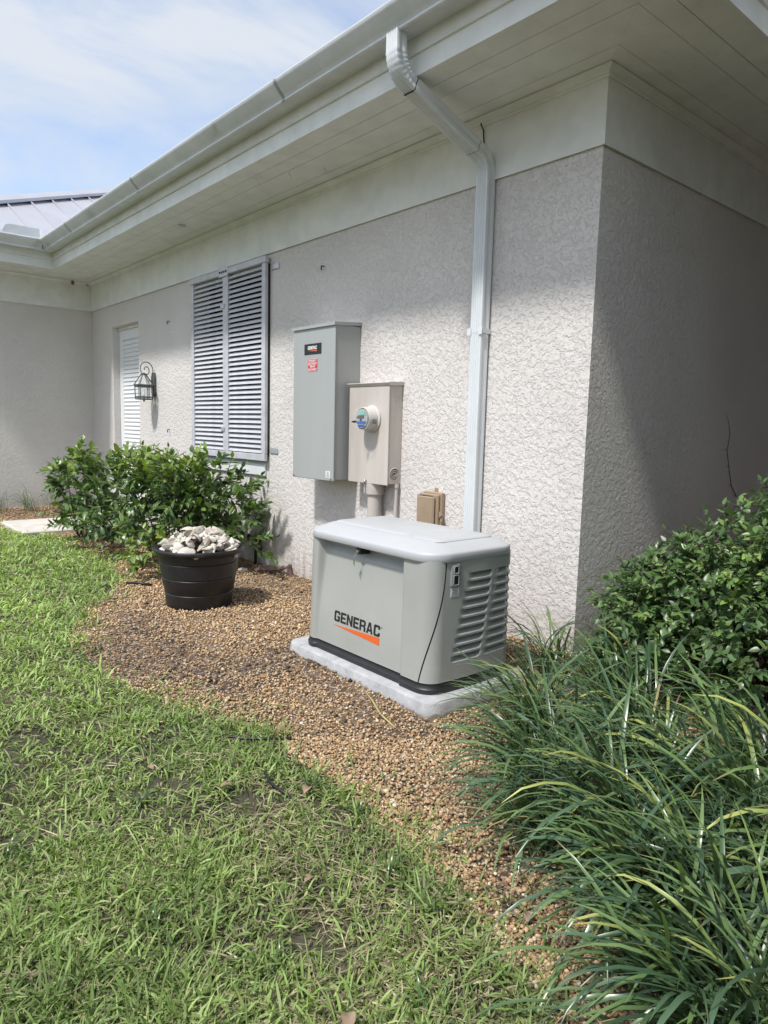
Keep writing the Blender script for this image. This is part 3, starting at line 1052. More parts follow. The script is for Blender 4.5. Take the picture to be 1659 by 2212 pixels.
GLY = {
    'E': (0.75, [[(0, 0), (.75, 0), (.75, .2), (.24, .2), (.24, .41), (.68, .41), (.68, .59), (.24, .59), (.24, .8), (.75, .8), (.75, 1), (0, 1)]]),
    'N': (0.8, [[(0, 0), (.23, 0), (.23, .62), (.57, 0), (.8, 0), (.8, 1), (.57, 1), (.57, .38), (.23, 1), (0, 1)]]),
    'C': (0.8, [[(.12, 0), (.68, 0), (.8, .12), (.8, .36), (.56, .36), (.56, .24), (.5, .19), (.3, .19), (.24, .24), (.24, .76), (.3, .81), (.5, .81), (.56, .76), (.56, .66), (.8, .66), (.8, .88), (.68, 1), (.12, 1), (0, .88), (0, .12)]]),
    'G': (0.8, [[(.12, 0), (.68, 0), (.8, .12), (.8, .53), (.42, .53), (.42, .36), (.56, .36), (.56, .24), (.5, .19), (.3, .19), (.24, .24), (.24, .76), (.3, .81), (.5, .81), (.56, .76), (.56, .68), (.8, .68), (.8, .88), (.68, 1), (.12, 1), (0, .88), (0, .12)]]),
    'R': (0.8, [[(0, 0), (.23, 0), (.23, 1), (0, 1)], [(.23, .81), (.55, .81), (.66, 1), (.23, 1)], [(.55, .81), (.57, .79), (.57, .59), (.55, .56), (.70, .47), (.8, .58), (.8, .87), (.66, 1)],
                [(.23, .38), (.55, .38), (.70, .47), (.55, .56), (.23, .56)], [(.57, 0), (.8, 0), (.8, .36), (.70, .47), (.55, .38), (.57, .34)]]),
    'A': (0.84, [[(0, 0), (.23, 0), (.42, .78), (.42, 1), (.29, 1)], [(.61, 0), (.84, 0), (.55, 1), (.42, 1), (.42, .78)], [(.2775, .2), (.5625, .2), (.52, .38), (.32, .38)]]),
}


def logo(mb, x0, x1, z0, z1, y, th=0.001):
    total = sum(GLY[c][0] for c in 'GENERAC') + 0.10 * 6
    k = (x1 - x0) / total
    x = x0
    for c in 'GENERAC':
        wd, ps = GLY[c]
        for p in ps:
            mb.poly([(x + px * k, z0 + pz * (z1 - z0)) for px, pz in p], y, th)
        x += (wd + 0.10) * k


# ------------------------------------------------------------------ transfer switch
sw = thing('transfer_switch', (-5.262, 3.78, 1.055), 'tall grey electrical transfer switch cabinet on the stucco wall', 'cabinet')
X0, X1, Y0, Z0, Z1 = -5.585, -4.935, 3.637, 1.057, 2.425
MB().box(X0 + 0.006, X1 - 0.006, Y0 + 0.016, YW - 0.001, Z0 + 0.012, Z1 - 0.002, 0.004).build('cabinet_body', M['box'], sw)
cov = MB().box(X0, X1, Y0, Y0 + 0.0145, Z0, Z1 - 0.014, 0.004).build('cover', M['box'], sw)
mb = MB()
mb.add([(X0 - 0.01, Y0 - 0.014, Z1 - 0.016), (X1 + 0.008, Y0 - 0.014, Z1 - 0.016), (X1 + 0.008, YW - 0.002, Z1 + 0.004), (X0 - 0.01, YW - 0.002, Z1 + 0.004),
        (X0 - 0.01, Y0 - 0.014, Z1 + 0.010), (X1 + 0.008, Y0 - 0.014, Z1 + 0.010), (X1 + 0.008, YW - 0.002, Z1 + 0.034), (X0 - 0.01, YW - 0.002, Z1 + 0.034)],
       [(0, 3, 2, 1), (4, 5, 6, 7), (0, 1, 5, 4), (1, 2, 6, 5), (2, 3, 7, 6), (3, 0, 4, 7)])
mb.build('rain_cap', M['box'], sw)
nm = MB().box(-5.404, -5.138, Y0 - 0.003, Y0 - 0.0005, 2.180, 2.275, 0.0008).build('nameplate', M['black'], sw)
mb = MB()
logo(mb, -5.345, -5.205, 2.224, 2.254, Y0 - 0.0045, 0.001)
mb.build('lettering', M['white_print'], nm)
MB().poly([(-5.345, 2.2135), (-5.205, 2.2185), (-5.205, 2.204)], Y0 - 0.0045, 0.001).build('swoosh', M['orange'], nm)
rd = MB().box(-5.342, -5.199, Y0 - 0.0025, Y0 - 0.0005, 2.030, 2.140).build('warning_sticker', M['red'], sw)
mb = MB()
for s, z in (('EMERGENCY', 2.122), ('DISCONNECT', 2.099), ('SERVICE', 2.071), ('DISCONNECT', 2.046)):
    put_text(mb, s, 0.0235, -5.2705, Y0 - 0.0038, z, 0.0006, 0.92)
for z in (2.138, 2.0325, 2.0855):
    mb.box(-5.340, -5.201, Y0 - 0.0036, Y0 - 0.0028, z - 0.0012, z + 0.0012)
mb.build('lettering', M['white_print'], rd)
ls = MB().box(-5.047, -4.981, Y0 - 0.002, Y0 - 0.0005, 1.082, 1.145).build('rating_label', M['white_print'], sw)
mb = MB()
for i in range(7):
    wdt = random.uniform(0.012, 0.024)
    mb.box(-5.014 - wdt, -5.014 + wdt, Y0 - 0.0030, Y0 - 0.0022, 1.088 + i * 0.0078, 1.0915 + i * 0.0078)
mb.build('fine_print', M['greyprint'], ls)
for x in (X0 + 0.02, X1 - 0.04):
    MB().box(x, x + 0.022, Y0 - 0.012, Y0 - 0.0005, Z0 + 0.002, Z0 + 0.026, 0.003).build('clasp', M['chrome'], sw)
mb = MB()

# ------------------------------------------------------------------ meter box
mt = thing('meter_box', (-4.62, 3.84, 1.06), 'weathered beige electric meter box with round glass meter', 'meter box')
X0, X1, Y0, Z0, Z1 = -4.888, -4.356, 3.767, 1.062, 1.895
MB().box(X0 + 0.004, X1 - 0.004, Y0 + 0.014, YW - 0.001, Z0 + 0.010, Z1, 0.004).build('box_body', M['meterbox'], mt)
MB().box(X0, X1, Y0, Y0 + 0.0125, Z0, Z1 - 0.012, 0.003).build('cover', M['meterbox'], mt)
mb = MB()
cap = [(YW - 0.002, Z1 + 0.001), (Y0 - 0.002, Z1 - 0.010), (Y0 - 0.018, Z1 + 0.014), (Y0 - 0.016, Z1 + 0.020), (YW - 0.002, Z1 + 0.030)]
mb.loft([[(X0 - 0.014, a, b) for a, b in cap], [(X1 + 0.010, a, b) for a, b in cap]], cap=True)
mb.build('rain_cap', M['meterbox'], mt)
MB().lathe([(0.030, 0.0), (0.030, 0.012), (0.02, 0.016), (0.005, 0.018)], (-4.71, 3.86, Z1 + 0.02), 14).build('top_knockout', M['meterbox'], mt, smooth=True)
mc = (-4.565, Y0, 1.612)
ring = MB()
ring.lathe([(0.07, 0.0), (0.112, 0.0), (0.114, 0.004), (0.114, 0.014), (0.104, 0.02), (0.098, 0.02), (0.096, 0.105), (0.093, 0.112), (0.088, 0.112), (0.088, 0.03), (0.005, 0.03)], mc, 40, 'y')
ring_o = ring.build('meter', M['meterring'], mt, angle=40)
mb = MB()
mb.lathe([(0.0875, 0.032), (0.0875, 0.100), (0.0925, 0.1125), (0.0935, 0.150), (0.088, 0.162), (0.03, 0.170), (0.004, 0.171)], mc, 36, 'y')
mb.build('glass_dome', M['dome'], ring_o, smooth=True)
mb = MB()
mb.lathe([(0.004, 0.050), (0.080, 0.050), (0.080, 0.118), (0.004, 0.120)], mc, 28, 'y')
face = mb.build('dial_face', M['box'], ring_o, angle=40)
yf = mc[1] - 0.1215
MB().box(mc[0] - 0.032, mc[0] + 0.048, yf - 0.001, yf, mc[2] + 0.030, mc[2] + 0.062).build('teal_label', M['teal'], ring_o)
MB().box(mc[0] - 0.044, mc[0] + 0.034, yf - 0.002, yf, mc[2] + 0.004, mc[2] + 0.026).build('display', M['lcd'], ring_o)
MB().box(mc[0] - 0.060, mc[0] + 0.060, yf - 0.001, yf, mc[2] - 0.040, mc[2] - 0.022).build('blue_label', M['blue'], ring_o)
MB().box(mc[0] - 0.042, mc[0] + 0.042, yf - 0.001, yf, mc[2] - 0.068, mc[2] - 0.050).build('blue_label', M['blue'], ring_o)
MB().lathe([(0.003, 0), (0.011, 0), (0.011, 0.006), (0.003, 0.008)], (mc[0] - 0.005, yf, mc[2] - 0.008), 12, 'y').build('optical_port', M['black'], ring_o)
MB().lathe([(0.003, 0), (0.010, 0), (0.010, 0.003), (0.003, 0.004)], (mc[0] - 0.058, yf, mc[2] + 0.012), 6, 'y').build('emblem', M['greyprint'], ring_o)
MB().tube([(mc[0] - 0.02, mc[1] - 0.16, mc[2] - 0.026), (mc[0] - 0.025, mc[1] - 0.185, mc[2] - 0.028), (mc[0] - 0.027, mc[1] - 0.20, mc[2] - 0.026)], [0.010, 0.008, 0.004], 8).build('seal_plug', M['black'], ring_o)
mb = MB()
for k in range(5):
    a0, a1 = R(-12 + 5 * k), R(-7 + 5 * k)
    rr = 0.0985
    mb.add([(mc[0] + rr * math.cos(a0), mc[1] - 0.035, mc[2] - 0.02 + rr * math.sin(a0)), (mc[0] + rr * math.cos(a0), mc[1] - 0.078, mc[2] - 0.02 + rr * math.sin(a0)),
            (mc[0] + rr * math.cos(a1), mc[1] - 0.078, mc[2] - 0.02 + rr * math.sin(a1)), (mc[0] + rr * math.cos(a1), mc[1] - 0.035, mc[2] - 0.02 + rr * math.sin(a1))], [(0, 1, 2, 3)])
mb.build('side_tag', M['greyprint'], ring_o)
for rr in (0.050, 0.034, 0.018):        # pressed knockout rings on the side
    mb = MB()
    mb.lathe([(rr - 0.004, 0.0), (rr - 0.001, 0.0022), (rr + 0.001, 0.0022), (rr + 0.004, 0.0)], (X1 - 0.0035, 3.850, 1.155), 28, 'x')
    mb.build('knockout_ring', M['meterbox'], mt, smooth=True)
mb = MB()
mb.tube([(-4.632, Y0 - 0.004, Z0 + 0.030), (-4.632, Y0 - 0.016, Z0 + 0.022), (-4.632, Y0 - 0.016, Z0 - 0.002)], 0.009, 8)
mb.build('hasp', M['chrome'], mt, smooth=True)
mb = MB()
mb.tube([(-4.632, Y0 - 0.016, Z0 + 0.004), (-4.640, Y0 - 0.016, Z0 - 0.014), (-4.632, Y0 - 0.016, Z0 - 0.034), (-4.624, Y0 - 0.016, Z0 - 0.014), (-4.632, Y0 - 0.016, Z0 + 0.002)], 0.002, 5)
mb.box(-4.641, -4.623, Y0 - 0.019, Y0 - 0.015, Z0 - 0.085, Z0 - 0.034, 0.001)
mb.build('seal_tag', M['glass'], mt)

cd = thing('conduit_pipe', (-4.6, 3.84, 0), 'thick beige conduit running down from the meter box', 'conduit', 'conduits below the meter')
MB().lathe([(0.062, -0.03), (0.062, 1.062)], (-4.60, 3.84, 0), 24).build('pipe', M['conduit'], cd, angle=50)
MB().lathe([(0.063, 0.968), (0.078, 0.968), (0.079, 0.976), (0.079, 1.0615), (0.063, 1.0615)], (-4.60, 3.84, 0), 24).build('collar', M['conduit'], cd, angle=50)
cd = thing('conduit_pipe', (-4.372, 3.885, 0), 'thin beige conduit under the right edge of the meter box', 'conduit', 'conduits below the meter')
MB().lathe([(0.017, -0.03), (0.017, 1.072)], (-4.372, 3.885, 0), 14).build('pipe', M['conduit'], cd, angle=50)
MB().lathe([(0.0175, 1.04), (0.024, 1.04), (0.024, 1.072), (0.0175, 1.072)], (-4.372, 3.885, 0), 14).build('collar', M['conduit'], cd, angle=50)

# ------------------------------------------------------------------ tan utility box
tb = thing('utility_box', (-3.920, 3.88, 0.70), 'small tan plastic utility box behind the generator lid', 'box')
MB().box(-4.035, -3.822, YW - 0.045, YW - 0.001, 0.70, 1.045, 0.008).build('back_case', M['tan'], tb)
MB().box(-4.045, -3.835, YW - 0.075, YW - 0.046, 0.70, 1.030, 0.008).build('rim', M['tan'], tb)
cv = MB().box(-4.050, -3.855, YW - 0.105, YW - 0.076, 0.705, 1.015, 0.012).build('cover', M['tan'], tb)
mb = MB()
for i in range(3):
    mb.box(-3.980 + 0.0, -3.935, YW - 0.1062, YW - 0.1052, 0.945 - i * 0.018, 0.951 - i * 0.018)
mb.build('moulded_print', M['tan'], cv)
MB().box(-3.945, -3.905, YW - 0.006, YW - 0.001, 1.045, 1.075, 0.002).build('mounting_tab', M['tan'], tb)
mb = MB()
mb.box(-3.833, -3.812, YW - 0.062, YW - 0.046, 0.845, 0.895, 0.003)
mb.box(-3.820, -3.798, YW - 0.058, YW - 0.050, 0.815, 0.850, 0.002)
mb.lathe([(0.004, 0), (0.012, 0), (0.012, 0.02), (0.004, 0.02)], (-3.810, YW - 0.05, 0.87), 8, 'y')
mb.build('latch', M['tan'], tb)

# ------------------------------------------------------------------ concrete pad and generator
pad = thing('equipment_pad', (-3.19, 2.9, 0), 'light grey concrete pad under the generator', 'pad')


def rrect(x0, x1, y0, y1, r, n=8):
    P = []
    for (cx, cy, a) in ((x1 - r, y0 + r, -90), (x1 - r, y1 - r, 0), (x0 + r, y1 - r, 90), (x0 + r, y0 + r, 180)):
        for k in range(n + 1):
            t = R(a + 90 * k / n)
            P.append((cx + r * math.cos(t), cy + r * math.sin(t)))
    return P


loops = []
for (ins, z) in ((-0.012, -0.03), (0.0, 0.080), (0.0035, 0.0875), (0.010, 0.0905)):
    loops.append([(x, y, z) for x, y in rrect(-3.90 + ins, -2.485 - ins, 2.498 + ins, 3.36 - ins, 0.09 - ins * 0.5)])
MB().loft(loops, cap=True).build('slab', M['pad'], pad, angle=50)
mb = MB()
for (x, z) in ((-2.63, 0.055), (-2.61, 0.062), (-2.59, 0.052), (-2.655, 0.06), (-3.2, 0.05), (-3.45, 0.04), (-3.74, 0.055), (-3.0, 0.06)):
    mb.lathe([(0.001, 0.0), (0.006 + 0.004 * random.random(), 0.0), (0.004, 0.0012), (0.001, 0.0014)], (x, 2.4985, z), 6, 'y')
mb.build('pit', M['pad'], pad)

gn = thing('standby_generator', (-3.18, 2.92, 0.09), 'grey standby generator with lid toned as sunlit on a concrete pad', 'generator')
GX0, GX1, GY0, GY1 = -3.785, -2.578, 2.566, 3.285
ZB, ZT = 0.150, 0.835
CR = 0.105
NFR = 130


def front_y(x, z):
    """front skin: two corner pillars, panel between set back more towards the lid"""
    f = (z - ZB) / (ZT - ZB)
    dep = 0.016 + 0.042 * sstep(0.10, 1.0, f) + 0.035 * sstep(0.875, 0.91, f)
    xl, xr = GX0 + 0.125 + 0.03 * f, -2.822 + 0.012 * (1 - f)
    return GY0 + dep * sstep(xl - 0.012, xl + 0.022, x) * sstep(xr + 0.006, xr - 0.020, x) + 0.010 * f


def outline(z, grow=0.0, plain=False):
    """closed plan outline as list of (x, y) with arc-length marks; starts at the back-left, runs left side, front, right side, back"""
    f = (z - ZB) / (ZT - ZB)
    x0, x1, y0, y1 = GX0 + 0.012 * f - grow, GX1 - 0.004 * f + grow, GY0 - grow, GY1 + grow
    P = []
    r = CR + grow
    for k in range(7):
        a = R(90 + 90 * k / 6); P.append((x0 + r + r * math.cos(a), y1 - r + r * math.sin(a)))
    for k in range(9):
        a = R(180 + 90 * k / 8); P.append((x0 + r + r * math.cos(a), y0 + r + r * math.sin(a) + (0.010 * f)))
    xs = np.linspace(x0 + r, x1 - r, NFR)
    for x in xs[1:-1]:
        P.append((float(x), float(front_y(x, z)) - grow))
    return P, (x1, y0, y1, r, f)


def near_surface(u, z, grow=0.0):
    """from the end of the front round the near corner and along the right side; u in metres of arc"""
    f = (z - ZB) / (ZT - ZB)
    x1, y0, y1, r = GX1 - 0.004 * f + grow, GY0 - grow, GY1 + grow, CR + grow
    al = r * math.pi / 2
    if u <= 0:
        return (x1 - r + u, float(front_y(x1 - r + u, z)) - grow)
    if u <= al:
        a = R(-90 + 90 * u / al)
        return (x1 - r + r * math.cos(a), y0 + r + r * math.sin(a) + 0.010 * f * (1 - u / al))
    sl_ = (y1 - r) - (y0 + r)
    v = u - al
    if v <= sl_:
        bow = 0.012 * math.sin(math.pi * v / sl_)
        return (x1 + bow, y0 + r + v)
    w_ = min((v - sl_) / al, 1)
    a = R(90 * w_)
    return (x1 - r + r * math.cos(a), y1 - r + r * math.sin(a))


UTOT = lambda: CR * math.pi / 2 * 2 + (GY1 - GY0 - 2 * CR)
ZSEAM = [(0.15, 0.020), (0.20, 0.030), (0.30, 0.056), (0.40, 0.088), (0.50, 0.118), (0.56, 0.136), (0.63, 0.135), (0.70, 0.166), (0.78, 0.168), (0.84, 0.166)]


_sp = np.polyfit([a for a, _ in ZSEAM], [b for _, b in ZSEAM], 4)


def seam(z): return float(np.polyval(_sp, z))


zl = list(np.linspace(ZB, ZT, 26))
loops = []
for z in zl:
    P, info = outline(z)
    s = seam(z) - 0.004
    near = [near_surface(-0.0 + s * k / 10, z) for k in range(0, 11)]
    loops.append([(x, y, z) for x, y in P + near])
mb = MB().loft(loops, closed=False)
mb.build('body', M['gen'], gn, angle=50)
# back skin
loops = []
for z in zl:
    _, (x1, y0, y1, r, f) = outline(z)
    x0 = GX0 + 0.012 * f
    loops.append([(x1 - r, y1, z), (x0 + r, y1, z)])
MB().loft(loops, closed=False).build('back_panel', M['gen'], gn)
# gasket line between front and side panel
loops = []
for z in zl:
    s = seam(z)
    ring4 = []
    for du, g_ in ((-0.0045, 0.0), (-0.0035, -0.004), (0.0035, -0.004), (0.0045, 0.0)):
        x, y = near_surface(s + du, z, 0)
        a, b = near_surface(s + du, z, 0.01)
        ring4.append((x + (a - x) * g_ / 0.01, y + (b - y) * g_ / 0.01, z))
    loops.append(ring4)
MB().loft(loops, closed=False).build('panel_gasket', M['black'], gn)

# side panel with scooped louvres: rows of a fine grid, louvre cells split off as their own parts
NV = 64
vcols = np.linspace(0, 1, NV + 1)
rows = []                                  # (z, row index or None, depth factor)
NL = 10
lz = [0.752 - 0.0515 * i for i in range(NL)]
LH = 0.040
rows.append((ZB, None, 0))
rows.append((0.20, None, 0)); rows.append((0.25, None, 0))
seq = []
for i in reversed(range(NL)):
    zt_, zb_ = lz[i], lz[i] - LH
    for k in range(8):
        q = k / 7
        seq.append((zb_ + (zt_ - 0.0015 - zb_) * q, i, q))
    seq.append((zt_, i, -1))               # lip: flush again
rows += seq + [(0.775, None, 0), (0.805, None, 0), (ZT, None, 0)]
U1 = UTOT()
grid = []
mask = []


def vrange(i, col):
    lo0 = 0.235 if i >= 2 else (0.262 if i == 1 else 0.268)
    if col == 0:
        return (lo0 - 0.012 * (i - 2) / 8 if i >= 2 else lo0), 0.545 - 0.004 * i
    return 0.598 - 0.004 * i, 0.915


for (z, li, q) in rows:
    s = seam(z) + 0.0045
    row = []
    mk = []
    for v in vcols:
        u = s + (U1 - s) * v
        x, y = near_surface(u, z, 0)
        dep, which = 0.0, None
        if li is not None:
            for col in (0, 1):
                a, b = vrange(li, col)
                if a - 0.004 <= v <= b + 0.004:
                    e = float(sstep(a - 0.006, a + 0.035, v) * sstep(b + 0.006, b - 0.05, v))
                    which = (li, col)
                    if q >= 0:
                        dep = 0.042 * e * float(sstep(0.0, 1.0, q ** 0.8))
        if dep:
            a2, b2 = near_surface(u, z, -0.01)
            x, y = x + (a2 - x) * dep / 0.01, y + (b2 - y) * dep / 0.01
        row.append((x, y, z))
        mk.append(which if (li is not None) else None)
    grid.append(row)
    mask.append((mk, li, q))
pan = MB()
lou = {}
flat = [p for r_ in grid for p in r_]
pan_f = []
W_ = NV + 1
for i in range(len(grid) - 1):
    for j in range(NV):
        f_ = (i * W_ + j, i * W_ + j + 1, (i + 1) * W_ + j + 1, (i + 1) * W_ + j)
        a, b = mask[i][0][j], mask[i][0][j + 1]
        if a is not None and a == b and mask[i][1] == mask[i + 1][1]:
            lou.setdefault(a, []).append(f_)
        else:
            pan_f.append(f_)


def sub(faces, name, parent):
    us = sorted({i for f_ in faces for i in f_})
    mp_ = {u: k for k, u in enumerate(us)}
    return MB().add([flat[u] for u in us], [tuple(mp_[i] for i in f_) for f_ in faces]).build(name, M['gen'], parent, angle=60)


side = sub(pan_f, 'side_panel', gn)
for kk in sorted(lou):
    sub(lou[kk], 'louver', side)

# black base frame
loops = []
for (z, g_) in ((0.0912, 0.010), (0.118, 0.012), (0.124, 0.006), (0.140, 0.004), (0.143, -0.008), (ZB + 0.003, -0.010)):
    P, (x1, y0, y1, r, f) = outline(max(z, ZB), g_)
    near = [near_surface(CR * math.pi / 2 * k / 8, ZB, g_) for k in range(9)] + [near_surface(CR * math.pi / 2 + (GY1 - GY0 - 2 * CR) * k / 6, ZB, g_) for k in range(1, 7)] \
        + [near_surface(CR * math.pi / 2 + (GY1 - GY0 - 2 * CR) + CR * math.pi / 2 * k / 8, ZB, g_) for k in range(1, 9)]
    loops.append([(x, y, z) for x, y in P + near])
MB().loft(loops, cap=True).build('base_frame', M['rubber'], gn, angle=40)

# lid
lid = MB()
loops = []
LX0, LX1, LY0, LY1 = GX0 - 0.004, GX1 + 0.012, GY0 - 0.008, GY1 + 0.012
for (ins, z, r) in ((0.045, 0.832, 0.10), (0.004, 0.826, 0.155), (0.0, 0.831, 0.16), (0.0015, 0.864, 0.16), (0.004, 0.8715, 0.158), (0.010, 0.8765, 0.154), (0.022, 0.883, 0.148), (0.060, 0.902, 0.13),
                    (0.095, 0.9165, 0.115), (0.108, 0.9205, 0.108), (0.120, 0.923, 0.10), (0.2, 0.929, 0.06), (0.30, 0.932, 0.03)):
    loops.append([(x, y, z) for x, y in rrect(LX0 + ins, LX1 - ins, LY0 + ins, LY1 - ins, r)])
lid.loft(loops, cap=True)
lid_o = lid.build('lid', M['lid'], gn, angle=55)
mb = MB()
LR = [[(x, y, z) for x, y in rrect(LX0 + 0.13 + i_, -2.93 - i_, LY0 + 0.135 + i_, LY1 - 0.135 - i_, 0.05)] for i_, z in ((0, 0.920), (0.010, 0.9285), (0.030, 0.9345))]
mb.loft(LR, cap=True)
mb.build('top_panel', M['lid'], lid_o, angle=50)
mb = MB()
LR = [[(x, y, z) for x, y in rrect(-2.915 + i_, LX1 - 0.10 - i_, LY0 + 0.135 + i_, LY1 - 0.135 - i_, 0.05)] for i_, z in ((0, 0.920), (0.010, 0.9275), (0.030, 0.9325))]
mb.loft(LR, cap=True)
mb.build('top_panel', M['lid'], lid_o, angle=50)

# lock and keys below the lid
lk = MB().box(-3.255, -3.213, 2.580, 2.66, 0.778, 0.826, 0.005).build('lock', M['black'], gn)
mb = MB()
mb.lathe([(0.002, 0), (0.010, 0), (0.010, 0.006), (0.002, 0.007)], (-3.235, 2.5795, 0.796), 12, 'y')
mb.tube([(-3.238, 2.568, 0.790), (-3.246, 2.562, 0.782), (-3.250, 2.562, 0.770), (-3.243, 2.562, 0.760), (-3.236, 2.562, 0.770), (-3.236, 2.566, 0.786)], 0.0016, 5)
mb.poly([(-3.252, 0.755), (-3.244, 0.765), (-3.236, 0.755), (-3.240, 0.738), (-3.240, 0.712), (-3.244, 0.706), (-3.248, 0.712), (-3.248, 0.738)], 2.560, 0.002)
mb.poly([(-3.262, 0.750), (-3.252, 0.762), (-3.246, 0.752), (-3.252, 0.736), (-3.256, 0.716), (-3.262, 0.718), (-3.260, 0.738)], 2.5655, 0.002)
mb.build('keys', M['chrome'], gn)

# badge on the front
fy = lambda x, z: float(front_y(x, z)) - 0.0015
mb = MB()
total = sum(GLY[c][0] for c in 'GENERAC') + 0.10 * 6
lx0, lx1, lz0, lz1 = -3.473, -3.022, 0.312, 0.380
k_ = (lx1 - lx0) / total
xx = lx0
for c in 'GENERAC':
    wd, ps = GLY[c]
    for p in ps:
        pp = [(xx + px * k_, lz0 + pz * (lz1 - lz0)) for px, pz in p]
        n = len(pp)
        V = [(a, fy(a, b), b) for a, b in pp]
        mb.add(V, [tuple(range(n))])
    xx += (wd + 0.10) * k_
mb.build('lettering', M['black'], gn)
mb = MB()
pp = [(-3.484, 0.286), (-3.330, 0.2935), (-3.175, 0.301), (-3.022, 0.3075), (-3.022, 0.262), (-3.175, 0.270), (-3.330, 0.278)]
mb.add([(a, fy(a, b), b) for a, b in pp], [(0, 1, 6), (1, 2, 5, 6), (2, 3, 4, 5)])
mb.build('swoosh', M['orange'], gn)
mb = MB()
mb.lathe([(0.001, 0), (0.006, 0), (0.006, 0.0008), (0.001, 0.001)], (-3.010, fy(-3.01, 0.376), 0.374), 12, 'y')
mb.build('trademark_dot', M['greyprint'], gn)


def on_side(yc, zc, hy, hz, off):
    """frame on the right side at plan y"""
    u = CR * math.pi / 2 + (yc - (GY0 + CR))
    a = Vector((*near_surface(u - 0.02, zc), 0)); b = Vector((*near_surface(u + 0.02, zc), 0))
    t = (b - a).normalized(); nrm = Vector((t.y, -t.x, 0))
    c = Vector((*near_surface(u, zc), zc)) + nrm * off
    return c, t, nrm


c, t, nrm = on_side(2.742, 0.748, 0, 0, 0.0)


def side_rr(c, t, nrm, w_, h_, r, ofs):
    return [c + t * x + Vector((0, 0, z)) + nrm * ofs for x, z in rrect(-w_, w_, -h_, h_, r, 5)]


mb = MB()
mb.loft([side_rr(c, t, nrm, 0.034, 0.068, 0.020, -0.003), side_rr(c, t, nrm, 0.034, 0.068, 0.020, 0.006), side_rr(c, t, nrm, 0.030, 0.064, 0.018, 0.009)], cap=True)
lp = mb.build('latch_plate', M['latchgrey'], gn, angle=40)
for dz, hw, hh in ((0.033, 0.014, 0.017), (-0.025, 0.0165, 0.025)):
    cc = c + Vector((0, 0, dz))
    mb = MB().loft([side_rr(cc, t, nrm, hw + 0.003, hh + 0.003, 0.005, 0.0085), side_rr(cc, t, nrm, hw + 0.002, hh + 0.002, 0.005, 0.0115), side_rr(cc, t, nrm, hw, hh, 0.004, 0.0098)], cap=False)
    mb.build('window_frame', M['box'], lp, angle=30)
    mb = MB().loft([side_rr(cc, t, nrm, hw, hh, 0.004, 0.0090), side_rr(cc, t, nrm, hw, hh, 0.004, 0.0099)], cap=True)
    mb.build('dark_window', M['black'], lp)
c2, t2, n2_ = on_side(2.742, 0.652, 0, 0, 0.0)
st = MB().loft([side_rr(c2, t2, n2_, 0.031, 0.024, 0.002, 0.0006), side_rr(c2, t2, n2_, 0.031, 0.024, 0.002, 0.0018)], cap=True).build('data_sticker', M['white_print'], gn)
mb = MB()
for i in range(6):
    wd = random.uniform(0.018, 0.028)
    cc = c2 + n2_ * 0.0024 + Vector((0, 0, 0.019 - i * 0.0076))
    mb.obox(cc, t2, n2_, (0, 0, 1), wd, 0.0004, 0.0017)
mb.build('fine_print', M['greyprint'], st)

# ------------------------------------------------------------------ black pot with shells
PX_, PY_ = -5.43, 2.60
pz = float(gz(PX_, PY_)) - 0.012
pot = thing('planter_pot', (PX_, PY_, pz), 'large black plastic nursery pot heaped with seashells', 'pot')
prof = [(0.02, 0.0), (0.262, 0.0), (0.272, 0.012)]
for (r_, z_) in ((0.283, 0.125), (0.279, 0.131), (0.2865, 0.139), (0.309, 0.255), (0.305, 0.261), (0.3125, 0.269), (0.327, 0.385), (0.322, 0.390), (0.330, 0.398)):
    prof.append((r_, z_))
prof += [(0.336, 0.447), (0.338, 0.452)]
inner = [(0.330, 0.50), (0.315, 0.40), (0.300, 0.30), (0.02, 0.29)]
MB().lathe(prof + [(0.345, 0.455), (0.350, 0.462)] + [(0.34, 0.47)] + inner, (PX_, PY_, pz), 48).build('pot_wall', M['pot'], pot, angle=35)
MB().lathe([(0.343, 0.462), (0.368, 0.470), (0.376, 0.480), (0.378, 0.497), (0.372, 0.506), (0.360, 0.507), (0.350, 0.502), (0.341, 0.490)], (PX_, PY_, pz), 48).build('rim', M['pot'], pot, angle=50)
tabs = MB()
tabs.obox((PX_ + 0.345, PY_ - 0.16, pz + 0.488), (0.907, -0.42, 0), (0.42, 0.907, 0), (0, 0, 1), 0.018, 0.035, 0.010)
tabs.build('rim_tab', M['pot'], pot)
MB().lathe([(0.01, 0.435), (0.2, 0.43), (0.329, 0.42), (0.329, 0.41), (0.01, 0.41)], (PX_, PY_, pz), 24).build('fill', M['wood'], pot)


